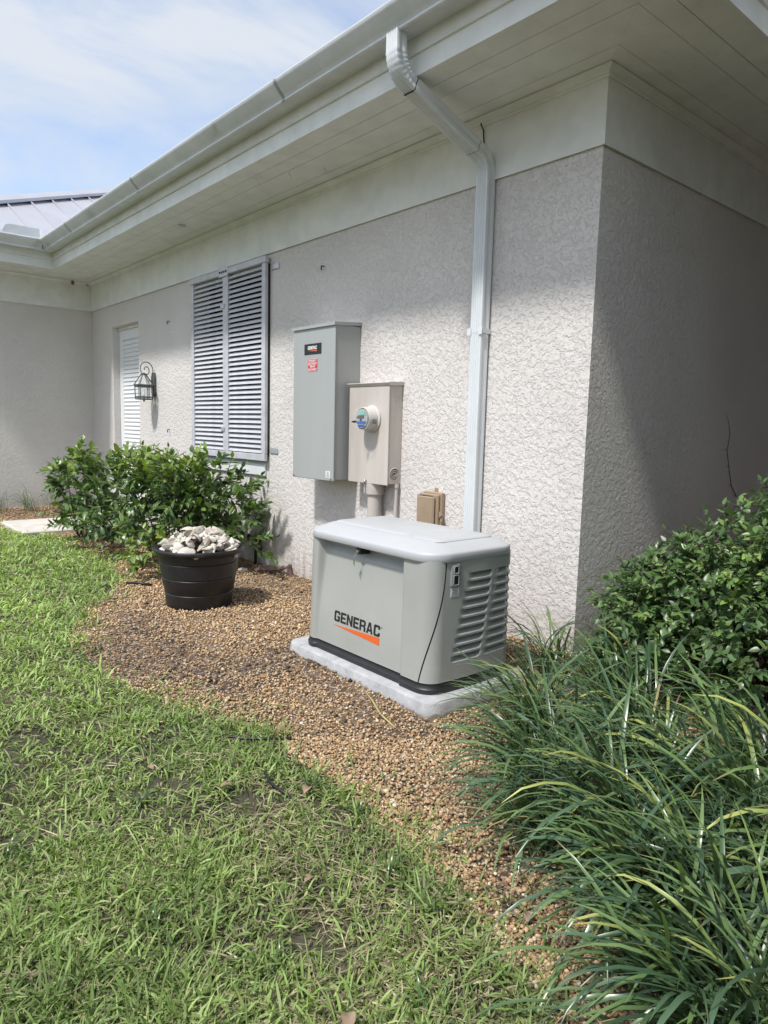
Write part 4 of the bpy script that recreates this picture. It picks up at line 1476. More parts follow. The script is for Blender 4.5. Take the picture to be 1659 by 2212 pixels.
def shell_mesh(kind, seed):
    r = np.random.default_rng(seed)
    V, F = [], []
    nu, nv = 16, 9
    base = np.array([0.76, 0.73, 0.68]) * r.uniform(0.75, 1.10) * np.array([1, r.uniform(0.94, 1.0), r.uniform(0.84, 0.98)])
    cols = []
    if kind == 0:                                       # cupped clam valve, outside and inside skins
        for sk in (0, 1):
            for i in range(nv):
                for j in range(nu):
                    a = 2 * math.pi * j / nu
                    q = i / (nv - 1)
                    rad = (0.02 + 0.98 * q) * (1 + 0.10 * math.cos(a) + 0.03 * math.sin(3 * a + seed))
                    hgt = (1 - q ** 2) * 0.55 - (0.09 if sk else 0) * (1 - 0.3 * q)
                    rid = 0.03 * math.sin(q * 26) * (1 - sk)
                    V.append((rad * math.cos(a) + 0.25 * (1 - q), rad * 0.82 * math.sin(a), hgt + rid * 0.4 + 0.03 * math.sin(2 * a + seed) * q))
                    cols.append(base * (0.85 + 0.25 * r.random()) * (0.75 if sk else 1))
        for sk in (0, 1):
            o = sk * nu * nv
            for i in range(nv - 1):
                for j in range(nu):
                    k = (j + 1) % nu
                    f = (o + i * nu + j, o + i * nu + k, o + (i + 1) * nu + k, o + (i + 1) * nu + j)
                    F.append(f if sk == 0 else f[::-1])
        for j in range(nu):
            k = (j + 1) % nu
            a, b = (nv - 1) * nu, nu * nv + (nv - 1) * nu
            F.append((a + j, a + k, b + k, b + j))
        F.append(tuple(range(nu)))
        F.append(tuple(range(nu * nv + nu - 1, nu * nv - 1, -1)))
    elif kind == 1:                                     # whelk: spire, shoulder, tapering canal, dark aperture groove
        pr = [(0.02, 0.72), (0.12, 0.62), (0.10, 0.58), (0.24, 0.48), (0.22, 0.42), (0.44, 0.28), (0.56, 0.14), (0.50, 0.02), (0.40, -0.20), (0.26, -0.48), (0.15, -0.78), (0.08, -1.0), (0.02, -1.05)]
        for i, (rr, h) in enumerate(pr):
            for j in range(nu):
                a = 2 * math.pi * j / nu
                kn = 1 + (0.16 * max(0, math.cos(5 * a)) if i in (6, 7) else 0.02 * math.sin(5 * a))
                ap = 1 - 0.62 * math.exp(-((a - 1.2) / 0.42) ** 2) * (1 if 5 <= i <= 10 else 0)
                V.append((h, rr * kn * ap * math.cos(a + 0.2 * i), rr * kn * ap * math.sin(a + 0.2 * i) * 0.9))
                cols.append(base * (0.9 + 0.2 * r.random()) * (0.35 if ap < 0.6 else 1))
        for i in range(len(pr) - 1):
            for j in range(nu):
                k = (j + 1) % nu
                F.append((i * nu + j, i * nu + k, (i + 1) * nu + k, (i + 1) * nu + j))
        F.append(tuple(range(nu - 1, -1, -1)))
        F.append(tuple((len(pr) - 1) * nu + j for j in range(nu)))
    else:                                               # rough oyster lump / fragment
        nv2 = 9
        ph = r.uniform(0, 6, 6)
        for i in range(nv2):
            th = math.pi * (i + 0.3) / (nv2 - 0.4)
            for j in range(nu):
                a = 2 * math.pi * j / nu
                k = 1 + 0.18 * math.sin(2 * a + ph[0]) + 0.13 * math.sin(3 * a + 2 * th + ph[1]) + 0.10 * math.sin(5 * a - 3 * th + ph[2]) + 0.08 * r.normal()
                V.append((k * math.sin(th) * math.cos(a), k * 0.72 * math.sin(th) * math.sin(a), 0.48 * k * math.cos(th)))
                cols.append(base * r.uniform(0.55, 1.15))
        for i in range(nv2 - 1):
            for j in range(nu):
                k = (j + 1) % nu
                F.append((i * nu + j, (i + 1) * nu + j, (i + 1) * nu + k, i * nu + k))
        F.append(tuple(range(nu)))
        F.append(tuple((nv2 - 1) * nu + j for j in range(nu - 1, -1, -1)))
    me = bpy.data.meshes.new('seashell')
    me.from_pydata(V, [], F)
    at = me.color_attributes.new('Col', 'FLOAT_COLOR', 'POINT')
    for i, c_ in enumerate(cols):
        at.data[i].color = (*[float(min(0.85, max(0.03, q))) for q in c_], 1)
    me.materials.append(M['shell'])
    me.polygons.foreach_set('use_smooth', [True] * len(me.polygons))
    me.set_sharp_from_angle(angle=R(50))
    return me


shells = [shell_mesh(k, 11 + 7 * i) for i, k in enumerate((0, 1, 2, 0, 1, 0, 1, 0, 1, 1))]
for i in range(100):
    q = math.sqrt((i + 0.5) / 100)
    a = i * 2.39996 + random.uniform(-0.3, 0.3)
    rr = q * 0.312 + random.uniform(-0.012, 0.012)
    hz = 0.455 + 0.165 * (1 - min(1, rr / 0.335) ** 2) + random.uniform(-0.02, 0.03)
    o = link('seashell', random.choice(shells))
    s = random.uniform(0.044, 0.084)
    o.scale = (s, s * random.uniform(0.8, 1.1), s * random.uniform(0.8, 1.2))
    o.location = (PX_ + rr * math.cos(a), PY_ + rr * math.sin(a), pz + hz)
    o.rotation_euler = (random.uniform(-0.9, 0.9) + (math.pi if random.random() < 0.3 else 0), random.uniform(-0.8, 0.8), random.uniform(0, 6.28))
    tag(o, 'bleached seashell in the heap filling the black pot', 'seashell', 'shells heaped in the pot')


# ------------------------------------------------------------------ foliage helpers
def leaf_arrays(width, curl, fold, seg=5, tip=1.0):
    """unit leaf along +y, z up; returns V, tri F"""
    V = [(0, 0, 0)]
    for i in range(1, seg):
        t = i / seg
        wv = width * (math.sin(math.pi * t ** (0.75 * tip)) ** 0.85) * 0.5
        z = -curl * t * t
        V += [(-wv, t, z + fold * wv), (0, t, z), (wv, t, z + fold * wv)]
    V.append((0, 1, -curl))
    F = [(0, 2, 1), (0, 3, 2)]
    for i in range(seg - 2):
        b = 1 + 3 * i
        for k in (0, 1):
            F += [(b + k, b + k + 1, b + 4 + k), (b + k, b + 4 + k, b + 3 + k)]
    b = 1 + 3 * (seg - 2)
    L = len(V) - 1
    F += [(b, b + 1, L), (b + 1, b + 2, L)]
    return np.array(V, float), np.array(F, int)


def leaf_variants(name, width, cols, n, tip=1.0, m=None):
    out_ = []
    for i in range(n):
        V, F = leaf_arrays(width * random.uniform(0.88, 1.12), random.uniform(0.02, 0.28), random.uniform(0.10, 0.5), tip=tip)
        c_ = np.array(cols[i % len(cols)]) * random.uniform(0.85, 1.15)
        me = bpy.data.meshes.new(name)
        me.from_pydata(V.tolist(), [], F.tolist())
        at = me.color_attributes.new('Col', 'FLOAT_COLOR', 'POINT')
        for k in range(len(V)):
            q = c_ * (0.92 + 0.16 * (abs(V[k][0]) > 1e-6))
            at.data[k].color = (*q, 1)
        me.materials.append(m)
        me.polygons.foreach_set('use_smooth', [True] * len(me.polygons))
        out_.append((me, V, F, c_))
    return out_


def frame(dirv, upv=(0, 0, 1), spin=0.0):
    y = np.array(dirv, float); y /= np.linalg.norm(y) + 1e-9
    u_ = np.array(upv, float)
    x = np.cross(y, u_)
    if np.linalg.norm(x) < 1e-3:
        x = np.cross(y, (1, 0, 0))
    x /= np.linalg.norm(x)
    z = np.cross(x, y)
    c_, s_ = math.cos(spin), math.sin(spin)
    x, z = c_ * x + s_ * z, -s_ * x + c_ * z
    return np.stack([x, y, z], 1)


CAMP = np.array([0, 0, CAM_H])


def make_shrub(root, base, sprigs, variants, leaf_len, nparts=280, stem_r=0.008, nstem=16, pick=None):
    """sprigs: list of (start, dir, length, nleaf, colour class); leaves set along each sprig"""
    items = []
    stems = MB()
    for (p, d, ln, nl, cls) in sprigs:
        p = np.array(p, float); d = np.array(d, float); d /= np.linalg.norm(d)
        droop = random.uniform(0.05, 0.35)
        pts = []
        a0 = random.uniform(0, 6.28)
        for k in range(5):
            t = k / 4
            pts.append(p + d * ln * t + np.array([0, 0, -droop * ln * t * t]))
        stems.tube([tuple(q) for q in pts], [stem_r * 0.45 * (1 - 0.6 * k / 4) for k in range(5)], 4)
        for k in range(nl):
            t = 0.12 + 0.88 * k / max(1, nl - 1)
            q = p + d * ln * t + np.array([0, 0, -droop * ln * t * t])
            az = a0 + (k * math.pi if k % 2 else k * math.pi + 1.3) + random.uniform(-0.4, 0.4)
            fr_ = frame(d)
            side_ = fr_[:, 0] * math.cos(az) + fr_[:, 2] * math.sin(az)
            ld = d * random.uniform(0.35, 0.95) + side_ * (1.0 if k < nl - 1 else 0.25) + np.array([0, 0, random.uniform(-0.35, 0.25)])
            Rm = frame(ld, (random.uniform(-0.3, 0.3), random.uniform(-0.5, 0.1), 1), random.uniform(-0.5, 0.5))
            s = leaf_len * random.uniform(0.65, 1.2) * (0.8 if t > 0.85 else 1)
            vi = random.choice(cls)
            items.append((q, Rm * s, vi))
    # main stems
    b = np.array(base, float)
    for i in range(nstem):
        p = np.array(random.choice(sprigs)[0])
        st_ = b + np.array([random.uniform(-0.12, 0.12), random.uniform(-0.1, 0.1), -0.02])
        mid = st_ * 0.5 + p * 0.5 + np.array([random.uniform(-.06, .06), random.uniform(-.06, .06), 0.08])
        MB().tube([tuple(st_), tuple(st_ * 0.55 + mid * 0.45), tuple(mid), tuple(p)], [stem_r * 1.3, stem_r * 1.1, stem_r * 0.9, stem_r * 0.5], 5).build('stem', M['stem'], root, smooth=True)
    tag(stems.build('twigs', M['stem'], root, smooth=True), kind='stuff')
    # nearest leaves become parts, the rest one mass
    dist = np.array([np.linalg.norm(it[0] - CAMP) for it in items])
    order = np.argsort(dist)
    take = set(order[:max(0, nparts * 2)][::2].tolist())
    L = np.array(LOC[root])
    rv, rf, rc = [], [], []
    n = 0
    for i, (q, S, vi) in enumerate(items):
        me, V, F, c_ = variants[vi]
        if i in take:
            o = link('leaf', me, root)
            m4 = np.eye(4); m4[:3, :3] = S; m4[:3, 3] = q - L
            o.matrix_basis = Matrix(m4.tolist())
        else:
            rv.append(V @ S.T + q - L); rf.append(F + n); rc.append(np.tile(c_ * random.uniform(0.8, 1.2), (len(V), 1)))
            n += len(V)
    o = bigmesh('foliage', np.concatenate(rv), np.concatenate(rf), variants[0][0].materials[0], root, np.concatenate(rc), True)
    tag(o, kind='stuff')


def lobe_sprigs(lobes, ln, nl, classes, upb=0.55, inner=0.35):
    out_ = []
    for (cx, cy, cz, rx, ry, rz_, n, *cl) in lobes:
        for i in range(n):
            v = rng.normal(size=3); v /= np.linalg.norm(v)
            if v[2] < -0.55:
                v[2] *= -0.5
            q = rng.uniform(inner, 1.0) ** 0.6
            wob = 1 + 0.22 * (fnoise(v[0] * 2.2 + cx * 3, v[1] * 2.2 + v[2] * 2.7 + 40, 2) - 0.5) * 2
            p = np.array([cx, cy, cz]) + v * np.array([rx, ry, rz_]) * q * wob
            if p[2] < 0.05:
                p[2] = rng.uniform(0.05, 0.2)
            if p[1] > YW - 0.08 and p[0] < XC:
                p[1] = YW - 0.08
            d = v * np.array([1, 1, 0.6]) + np.array([0, 0, upb * rng.uniform(0.3, 1.4)]) + rng.normal(size=3) * 0.35
            c_ = cl[0] if cl else classes
            out_.append((p, d, ln * rng.uniform(0.6, 1.35), nl + int(rng.integers(-1, 3)), c_))
    return out_


# ------------------------------------------------------------------ shrubs by the window
colsA = [(0.100, 0.170, 0.045), (0.070, 0.128, 0.038), (0.150, 0.230, 0.052), (0.052, 0.098, 0.034), (0.230, 0.315, 0.070), (0.110, 0.180, 0.058), (0.36, 0.33, 0.07)]
varA = leaf_variants('leaf', 0.52, colsA, 14, m=M['leaf'])
clA = [0, 1, 2, 3, 5, 7, 8, 9, 10, 12]
clAy = [2, 4, 4, 9, 11, 2]
s1 = thing('leafy_shrub', (-7.6, 3.15, 0), 'broad glossy green shrub growing below the shutters behind the black pot', 'shrub')
sp = lobe_sprigs([(-7.25, 3.20, 0.60, 0.62, 0.50, 0.50, 130), (-8.1, 3.05, 0.62, 0.60, 0.50, 0.50, 130), (-6.75, 3.40, 0.62, 0.42, 0.36, 0.50, 80),
                  (-7.6, 3.10, 0.35, 1.0, 0.55, 0.36, 130), (-6.45, 3.55, 0.40, 0.30, 0.25, 0.35, 26), (-6.75, 2.80, 0.22, 0.40, 0.28, 0.20, 34, [2, 4, 9, 11])], 0.20, 7, clA)
for i in range(85):       # fresh shoots on top
    x = rng.uniform(-8.6, -6.5)
    sp.append((np.array([x, 3.1 + rng.uniform(-0.35, 0.35), 0.98 + rng.uniform(-0.16, 0.08)]), rng.normal(size=3) * 0.35 + np.array([0, 0, 1]), rng.uniform(0.16, 0.36), 8, clAy))
for p_, d_, l_ in (((-6.25, 3.5, 0.34), (0.8, 0.1, 0.35), 0.42), ((-6.2, 3.6, 0.25), (1, 0, 0.2), 0.40), ((-6.35, 3.6, 0.62), (0.7, 0.1, 0.6), 0.4), ((-6.3, 3.55, 0.85), (0.6, 0.2, 0.8), 0.32)):
    sp.append((np.array(p_), np.array(d_), l_, 10, clA))
make_shrub(s1, (-7.5, 3.2, 0), sp, varA, 0.104, 280, 0.009, 26)
s2 = thing('leafy_shrub', (-9.35, 2.85, 0), 'smaller upright green shrub nearest the white door', 'shrub')
sp = lobe_sprigs([(-9.35, 2.85, 0.55, 0.34, 0.32, 0.46, 75), (-8.95, 2.85, 0.28, 0.60, 0.34, 0.28, 90), (-9.75, 2.85, 0.75, 0.34, 0.24, 0.26, 26), (-9.35, 2.80, 0.95, 0.26, 0.22, 0.24, 26, clAy)], 0.20, 7, clA)
make_shrub(s2, (-9.3, 2.85, 0), sp, varA, 0.104, 200, 0.008, 14)

# ------------------------------------------------------------------ bush in the recess on the right
colsB = [(0.085, 0.150, 0.052), (0.105, 0.180, 0.060), (0.060, 0.115, 0.045), (0.150, 0.235, 0.070), (0.22, 0.31, 0.09), (0.09, 0.16, 0.062)]
varB = leaf_variants('leaf', 0.56, colsB, 12, tip=0.8, m=M['leaf'])
clB, clBy = [0, 1, 2, 5, 6, 7, 8, 11, 3], [3, 4, 10, 9, 4, 1]
s3 = thing('vine_bush', (-1.55, 4.35, 0), 'dense trailing bush with small pointed leaves against the shaded side wall', 'bush')
sp = lobe_sprigs([(-1.60, 4.28, 0.48, 0.62, 0.56, 0.56, 700), (-0.98, 4.40, 0.78, 0.72, 0.62, 0.66, 560), (-2.02, 4.12, 0.36, 0.34, 0.38, 0.44, 330), (-1.95, 3.80, 0.22, 0.36, 0.28, 0.26, 150),
                  (-1.25, 3.88, 0.42, 0.58, 0.36, 0.48, 380), (-0.70, 3.95, 0.55, 0.45, 0.45, 0.6, 220)], 0.17, 7, clB, 0.35, 0.5)
for i in range(150):
    a = rng.uniform(0, 1)
    x = -2.16 + 1.7 * a
    z = 0.50 + 0.66 * min(1, a * 1.3) + rng.uniform(-0.34, 0.10)
    sp.append((np.array([x, 3.98 + 0.2 * a + rng.uniform(-0.36, 0.2), z]), np.array([rng.uniform(-0.6, 0.4), rng.uniform(-0.8, 0.1), rng.uniform(0.0, 0.7)]), rng.uniform(0.10, 0.22), 8, clBy))
make_shrub(s3, (-1.5, 4.4, 0), sp, varB, 0.060, 290, 0.007, 30)
# tall trees added out of view to keep the recess dark
colsT = [(0.040, 0.075, 0.028), (0.050, 0.095, 0.032), (0.030, 0.058, 0.024)]
varT = leaf_variants('leaf', 0.55, colsT, 6, m=M['leaf'])
for (tx, ty, th, rad, n, lab) in ((0.40, 3.85, 5.4, 0.85, 1400, 'unseen narrow evergreen added to shade the recess'), (1.9, 2.5, 5.4, 1.0, 1300, 'unseen evergreen added to darken the side wall')):
    tr_ = thing('added_shade_tree', (tx, ty, 0), lab, 'tree')
    tk = MB().tube([(tx, ty, -0.05), (tx + 0.05, ty, 1.2), (tx - 0.04, ty + 0.05, 2.8), (tx, ty, th * 0.9)], [0.13, 0.11, 0.08, 0.03], 9)
    for k in range(14):
        a = k * 2.4
        z0_ = 0.7 + k * 0.28
        tk.tube([(tx, ty, z0_), (tx + math.cos(a) * rad * 0.4, ty + math.sin(a) * rad * 0.4, z0_ + 0.25), (tx + math.cos(a) * rad * 0.8, ty + math.sin(a) * rad * 0.8, z0_ + 0.35)], [0.03, 0.02, 0.008], 5)
    tk.build('trunk', M['stem'], tr_, smooth=True)
    rv, rf, rc, nn = [], [], [], 0
    for k in range(n * 5):
        z = rng.uniform(0.25, th)
        rr = rad * (0.75 + 0.45 * math.sin(min(1, z / th) * 2.6) * 0.6) * (1.0 - 0.55 * max(0, z / th - 0.6) / 0.4)
        a = rng.uniform(0, 6.283)
        q = rng.uniform(0.45, 1.0) * rr * (1 + 0.25 * (fnoise(a * 2 + tx * 9, z * 1.6, 2) - 0.5) * 2)
        d_ = np.array([math.cos(a), math.sin(a), rng.uniform(-0.4, 0.6)]) + rng.normal(size=3) * 0.4
        me, V, F, c_ = varT[int(rng.integers(0, 6))]
        S = frame(d_, (0, 0, 1), rng.uniform(-1, 1)) * rng.uniform(0.10, 0.17)
        rv.append(V @ S.T + np.array([math.cos(a) * q, math.sin(a) * q, z])); rf.append(F + nn); rc.append(np.tile(c_, (len(V), 1))); nn += len(V)
    cw = bigmesh('crown', np.concatenate(rv), np.concatenate(rf), M['leaf'], tr_, np.concatenate(rc), True)
    tag(cw, kind='stuff')
# bare vine tendril climbing the side wall
mb = MB()
pts = [(XC + 0.012, 6.25, 1.02), (XC + 0.010, 6.13, 1.12), (XC + 0.012, 6.05, 1.28), (XC + 0.010, 5.99, 1.42), (XC + 0.010, 6.02, 1.56), (XC + 0.012, 5.97, 1.66), (XC + 0.01, 5.90, 1.74)]
mb.tube(pts, [0.004, 0.004, 0.003, 0.003, 0.003, 0.002, 0.001], 5)
for i, p in enumerate(pts[:4]):
    mb.tube([p, (p[0] + 0.01, p[1] - 0.07, p[2] + 0.02)], [0.003, 0.001], 4)
tag(mb.build('vine_tendril', M['stem']), 'thin bare vine climbing the dark side wall above the bush', 'vine')

# ------------------------------------------------------------------ strappy clumps (liriope)
colsL = [(0.070, 0.122, 0.052), (0.098, 0.160, 0.060), (0.052, 0.098, 0.050), (0.125, 0.195, 0.070), (0.175, 0.250, 0.078), (0.076, 0.132, 0.074), (0.040, 0.074, 0.040)]


def blade_mesh(i, wid, col):
    seg = 9
    el = R(random.uniform(56, 86))
    bend = R(random.uniform(55, 150))
    p = np.array([0.0, 0.0]); V = []; tw = random.uniform(-0.5, 0.5)
    for k in range(seg + 1):
        t = k / seg
        wv = wid * 0.5 * (0.55 + 0.45 * min(1, t * 4)) * (1 - max(0, (t - 0.72) / 0.28) ** 1.6 * 0.93)
        ang = el - bend * t ** 1.5
        a = tw * t
        nrm = np.array([-math.sin(ang), math.cos(ang)])
        for sgn in (-1, 1):
            V.append((p[0] + nrm[0] * sgn * wv * math.sin(a), sgn * wv * math.cos(a), p[1] + nrm[1] * sgn * wv * math.sin(a)))
        V.append((p[0] - nrm[0] * wv * 0.25, 0, p[1] - nrm[1] * wv * 0.25))
        p = p + np.array([math.cos(ang), math.sin(ang)]) / seg
    F = []
    for k in range(seg):
        b = 3 * k
        F += [(b, b + 2, b + 5, b + 3), (b + 2, b + 1, b + 4, b + 5)]
    me = bpy.data.meshes.new('blade')
    me.from_pydata(V, [], F)
    at = me.color_attributes.new('Col', 'FLOAT_COLOR', 'POINT')
    tipb = random.random() < 0.18
    yel = random.random() < 0.06
    for k in range(len(V)):
        t = (k // 3) / seg
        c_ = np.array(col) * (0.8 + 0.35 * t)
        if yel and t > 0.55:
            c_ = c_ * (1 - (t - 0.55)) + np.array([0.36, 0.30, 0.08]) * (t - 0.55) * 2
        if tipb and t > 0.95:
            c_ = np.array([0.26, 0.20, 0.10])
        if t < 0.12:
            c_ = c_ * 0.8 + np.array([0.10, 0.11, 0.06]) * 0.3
        at.data[k].color = (*c_.tolist(), 1)
    me.materials.append(M['blade'])
    me.polygons.foreach_set('use_smooth', [True] * len(me.polygons))
    return me


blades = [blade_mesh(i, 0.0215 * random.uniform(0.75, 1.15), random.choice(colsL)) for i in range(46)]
straw = [blade_mesh(i, 0.012, (0.33, 0.25, 0.12)) for i in range(4)]
clumps = [
    (-2.46, 3.52, 90, 0.46, 0.10, 'arching strap-leaf clump against the wall corner behind the pad'),
    (-2.12, 2.93, 105, 0.38, 0.11, 'arching strap-leaf clump touching the right end of the concrete pad'),
    (-1.95, 3.40, 110, 0.46, 0.12, 'strap-leaf clump in front of the bush, farthest back of the row'),
    (-1.86, 2.62, 150, 0.46, 0.14, 'pale green strap-leaf clump drooping over the gravel right of the pad'),
    (-1.62, 3.05, 120, 0.50, 0.13, 'strap-leaf clump below the left edge of the trailing bush'),
    (-1.58, 2.34, 170, 0.46, 0.14, 'low strap-leaf clump spilling onto the gravel mid-row'),
    (-1.32, 2.70, 150, 0.52, 0.14, 'tall strap-leaf clump in the middle of the right-hand bed'),
    (-1.08, 3.15, 110, 0.52, 0.12, 'upright strap-leaf clump under the bush at the right edge'),
    (-1.15, 2.20, 180, 0.50, 0.15, 'dense blue-green strap-leaf clump at the front of the bed'),
    (-0.92, 2.60, 150, 0.56, 0.14, 'tall blue-green strap-leaf clump at the right edge'),
    (-0.78, 2.02, 190, 0.48, 0.14, 'big strap-leaf clump above the lower right corner'),
    (-0.58, 2.32, 140, 0.54, 0.13, 'strap-leaf clump half out of the picture on the right'),
    (-0.52, 1.74, 190, 0.46, 0.13, 'nearest strap-leaf clump with broad blades in the lower right corner'),
    (-0.93, 1.94, 150, 0.44, 0.13, 'strap-leaf clump spreading over the gravel at the foot of the bed'),
    (-0.66, 1.68, 160, 0.42, 0.13, 'low strap-leaf clump at the bottom edge beside the gravel'),
    (-1.40, 2.06, 130, 0.38, 0.12, 'short strap-leaf clump leaning out over the bare soil'),
    (-11.75, 2.40, 34, 0.34, 0.10, 'sparse grassy tuft by the wing wall at the left edge'),
    (-11.70, 2.78, 46, 0.40, 0.10, 'yellowing grassy tuft beyond the concrete landing'),
    (-11.72, 3.12, 26, 0.34, 0.09, 'small grassy tuft beside the shrub and the wing wall'),
]
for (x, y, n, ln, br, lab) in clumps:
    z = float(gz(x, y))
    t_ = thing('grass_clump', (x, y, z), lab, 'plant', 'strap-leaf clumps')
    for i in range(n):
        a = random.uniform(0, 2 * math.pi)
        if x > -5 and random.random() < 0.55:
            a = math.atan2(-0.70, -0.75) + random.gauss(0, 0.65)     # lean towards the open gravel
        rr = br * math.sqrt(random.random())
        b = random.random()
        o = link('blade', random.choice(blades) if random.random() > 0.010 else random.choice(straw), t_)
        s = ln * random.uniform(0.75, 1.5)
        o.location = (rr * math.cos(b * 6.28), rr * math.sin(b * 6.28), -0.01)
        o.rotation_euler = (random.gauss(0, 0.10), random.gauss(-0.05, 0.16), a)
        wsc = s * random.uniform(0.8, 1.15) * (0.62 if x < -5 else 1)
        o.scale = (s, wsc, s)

# ------------------------------------------------------------------ lawn grass
def polar(n, r0, r1, expo):
    """random ground points round the camera, density falling with distance"""
    u_ = rng.random(n)
    k = 2 - expo
    r = (r0 ** k + u_ * (r1 ** k - r0 ** k)) ** (1 / k)
    th = R(-49.3) + rng.uniform(-0.86, 0.80, n)
    return r * np.sin(th), r * np.cos(th), r


def grass_blades(n, r0, r1, expo, dead=0.21):
    x, y, r = polar(n, r0, r1, expo)
    jx, jy = x + 0.16 * (fnoise(x * 5, y * 5, 2) - 0.5), y + 0.34 * (fnoise(x * 4 + 7, y * 4 + 3, 3) - 0.5) - 0.02 - 0.30 * rng.random(n) ** 6
    ok = inpoly(jx, jy, LAWN)
    pn = fnoise(x * 1.7 + 3, y * 1.7 + 8, 4)
    pm = fnoise(x * 4.5 + 33, y * 4.5 + 18, 3)
    dens = (sstep(0.30, 0.50, pn) * 0.60 + 0.40) * (sstep(0.30, 0.46, pm) * 0.65 + 0.35)
    dens = np.maximum(dens, sstep(3.0, 5.5, r))
    bare = sstep(0.42, 0.10, np.hypot((x + 2.05) / 1.6, (y - 1.36)))        # thin ground by the drip hose
    bare = np.maximum(bare, sstep(0.55, 0.15, np.hypot((x + 1.45) / 1.2, (y - 1.30))) * 0.8)
    ok &= rng.random(n) < dens * (1 - 0.62 * bare)
    x, y, r, pn, bare = x[ok], y[ok], r[ok], pn[ok], bare[ok]
    n = len(x)
    tall = rng.random(n) ** 2.2
    cl = fnoise(x * 6 + 70, y * 6 + 20, 2)
    L = (0.028 + 0.064 * tall) * (0.55 + 1.0 * cl) * np.where(rng.random(n) < 0.06, 1.7, 1.0)
    wd = (0.0018 + 0.0028 * rng.random(n)) * (1 + 0.16 * np.maximum(r - 2.5, 0))
    az = rng.uniform(0, 2 * np.pi, n)
    el = R(75) * (0.25 + 0.75 * rng.random(n))
    isd = rng.random(n) < dead + 0.30 * bare
    el = np.where(isd, R(14) * rng.random(n), el)
    wd = np.where(isd, wd * 0.6, wd)
    bend = R(25) + R(70) * rng.random(n)
    bend = np.where(isd, R(10), bend)
    ca, sa = np.cos(az), np.sin(az)
    px, py = x.copy(), y.copy()
    pzv = gz(x, y) + 0.004 + np.where(isd, 0.008 + 0.01 * rng.random(n), 0)
    tw = rng.uniform(-0.7, 0.7, n)
    rowsV = []
    K = 3
    for k in range(K + 1):
        t = k / K
        if k < K:
            ww = wd * (1.0 - 0.45 * t ** 2)
            ox, oy = -sa * ww * np.cos(tw), ca * ww * np.cos(tw)
            oz = ww * np.sin(tw)
            rowsV.append(np.stack([px - ox, py - oy, pzv - oz], -1))
            rowsV.append(np.stack([px + ox, py + oy, pzv + oz], -1))
            a = el - bend * t
            px = px + ca * np.cos(a) * L / K
            py = py + sa * np.cos(a) * L / K
            pzv = pzv + np.sin(a) * L / K
        else:
            rowsV.append(np.stack([px, py, np.maximum(pzv, 0.0)], -1))
    V = np.stack(rowsV, 1)                       # n,7,3
    Fb = np.array([[0, 1, 3], [0, 3, 2], [2, 3, 5], [2, 5, 4], [4, 5, 6]])
    F = (np.arange(n)[:, None, None] * 7 + Fb[None]).reshape(-1, 3)
    g1 = np.array([0.160, 0.245, 0.058]); g2 = np.array([0.310, 0.380, 0.140]); g3 = np.array([0.085, 0.142, 0.048]); dd = np.array([0.44, 0.38, 0.24])
    m_ = rng.random((n, 1)); hue = sstep(0.35, 0.65, fnoise(x * 2.3 + 11, y * 2.3 + 90, 3))[:, None]
    c_ = g1 * (1 - m_) + g2 * m_
    c_ = c_ * (1 - 0.35 * hue) + g3 * 0.35 * hue
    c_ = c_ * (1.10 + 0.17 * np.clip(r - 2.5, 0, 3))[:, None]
    c_ = np.where(isd[:, None], dd * (0.45 + 0.75 * rng.random((n, 1))), c_) * (0.55 + 0.75 * rng.random((n, 1)))
    return V.reshape(-1, 3), F, np.repeat(c_, 7, 0)


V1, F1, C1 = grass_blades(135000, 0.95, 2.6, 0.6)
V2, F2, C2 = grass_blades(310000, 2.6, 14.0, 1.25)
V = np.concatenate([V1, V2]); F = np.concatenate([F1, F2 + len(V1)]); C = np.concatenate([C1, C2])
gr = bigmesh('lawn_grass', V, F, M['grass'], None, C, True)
tag(gr, 'short green and straw coloured lawn grass filling the lower left', 'grass', kind='stuff')

# tall tufts of crabgrass standing out of the lawn: one thing each
crab = []
gb = [blade_mesh(i, 0.05, random.choice([(0.085, 0.135, 0.035), (0.11, 0.19, 0.045), (0.07, 0.13, 0.035)])) for i in range(10)]
tufts = [(-1.62, 1.50, 'bushy grass tuft at the lawn edge below the gravel'), (-1.43, 1.44, 'grass tuft at the lawn edge nearest the strap-leaf bed'), (-1.18, 1.20, 'grass tuft at the bottom of the lawn near the gravel corner'),
         (-2.02, 1.62, 'grass tuft poking into the gravel right of the drip hose'), (-2.62, 0.98, 'grass tuft standing alone in the middle of the lawn'), (-1.9, 0.74, 'broad-bladed grass tuft in the lower middle of the lawn'),
         (-2.55, 0.52, 'grass tuft at the lower left of the lawn'), (-1.55, 0.95, 'grass tuft low in the lawn left of the gravel corner'), (-2.30, 1.62, 'grass tuft beside the short black drip hose')]
for (x, y, lab) in tufts:
    t_ = thing('grass_tuft', (x, y, float(gz(x, y))), lab, 'grass', 'taller grass tufts in the lawn')
    for i in range(22):
        o = link('blade', random.choice(gb), t_)
        s = random.uniform(0.055, 0.125)
        o.location = (random.gauss(0, 0.025), random.gauss(0, 0.025), 0)
        o.rotation_euler = (random.gauss(0, 0.15), random.gauss(0, 0.2), random.uniform(0, 6.28))
        o.scale = (s, s * 1.25, s)

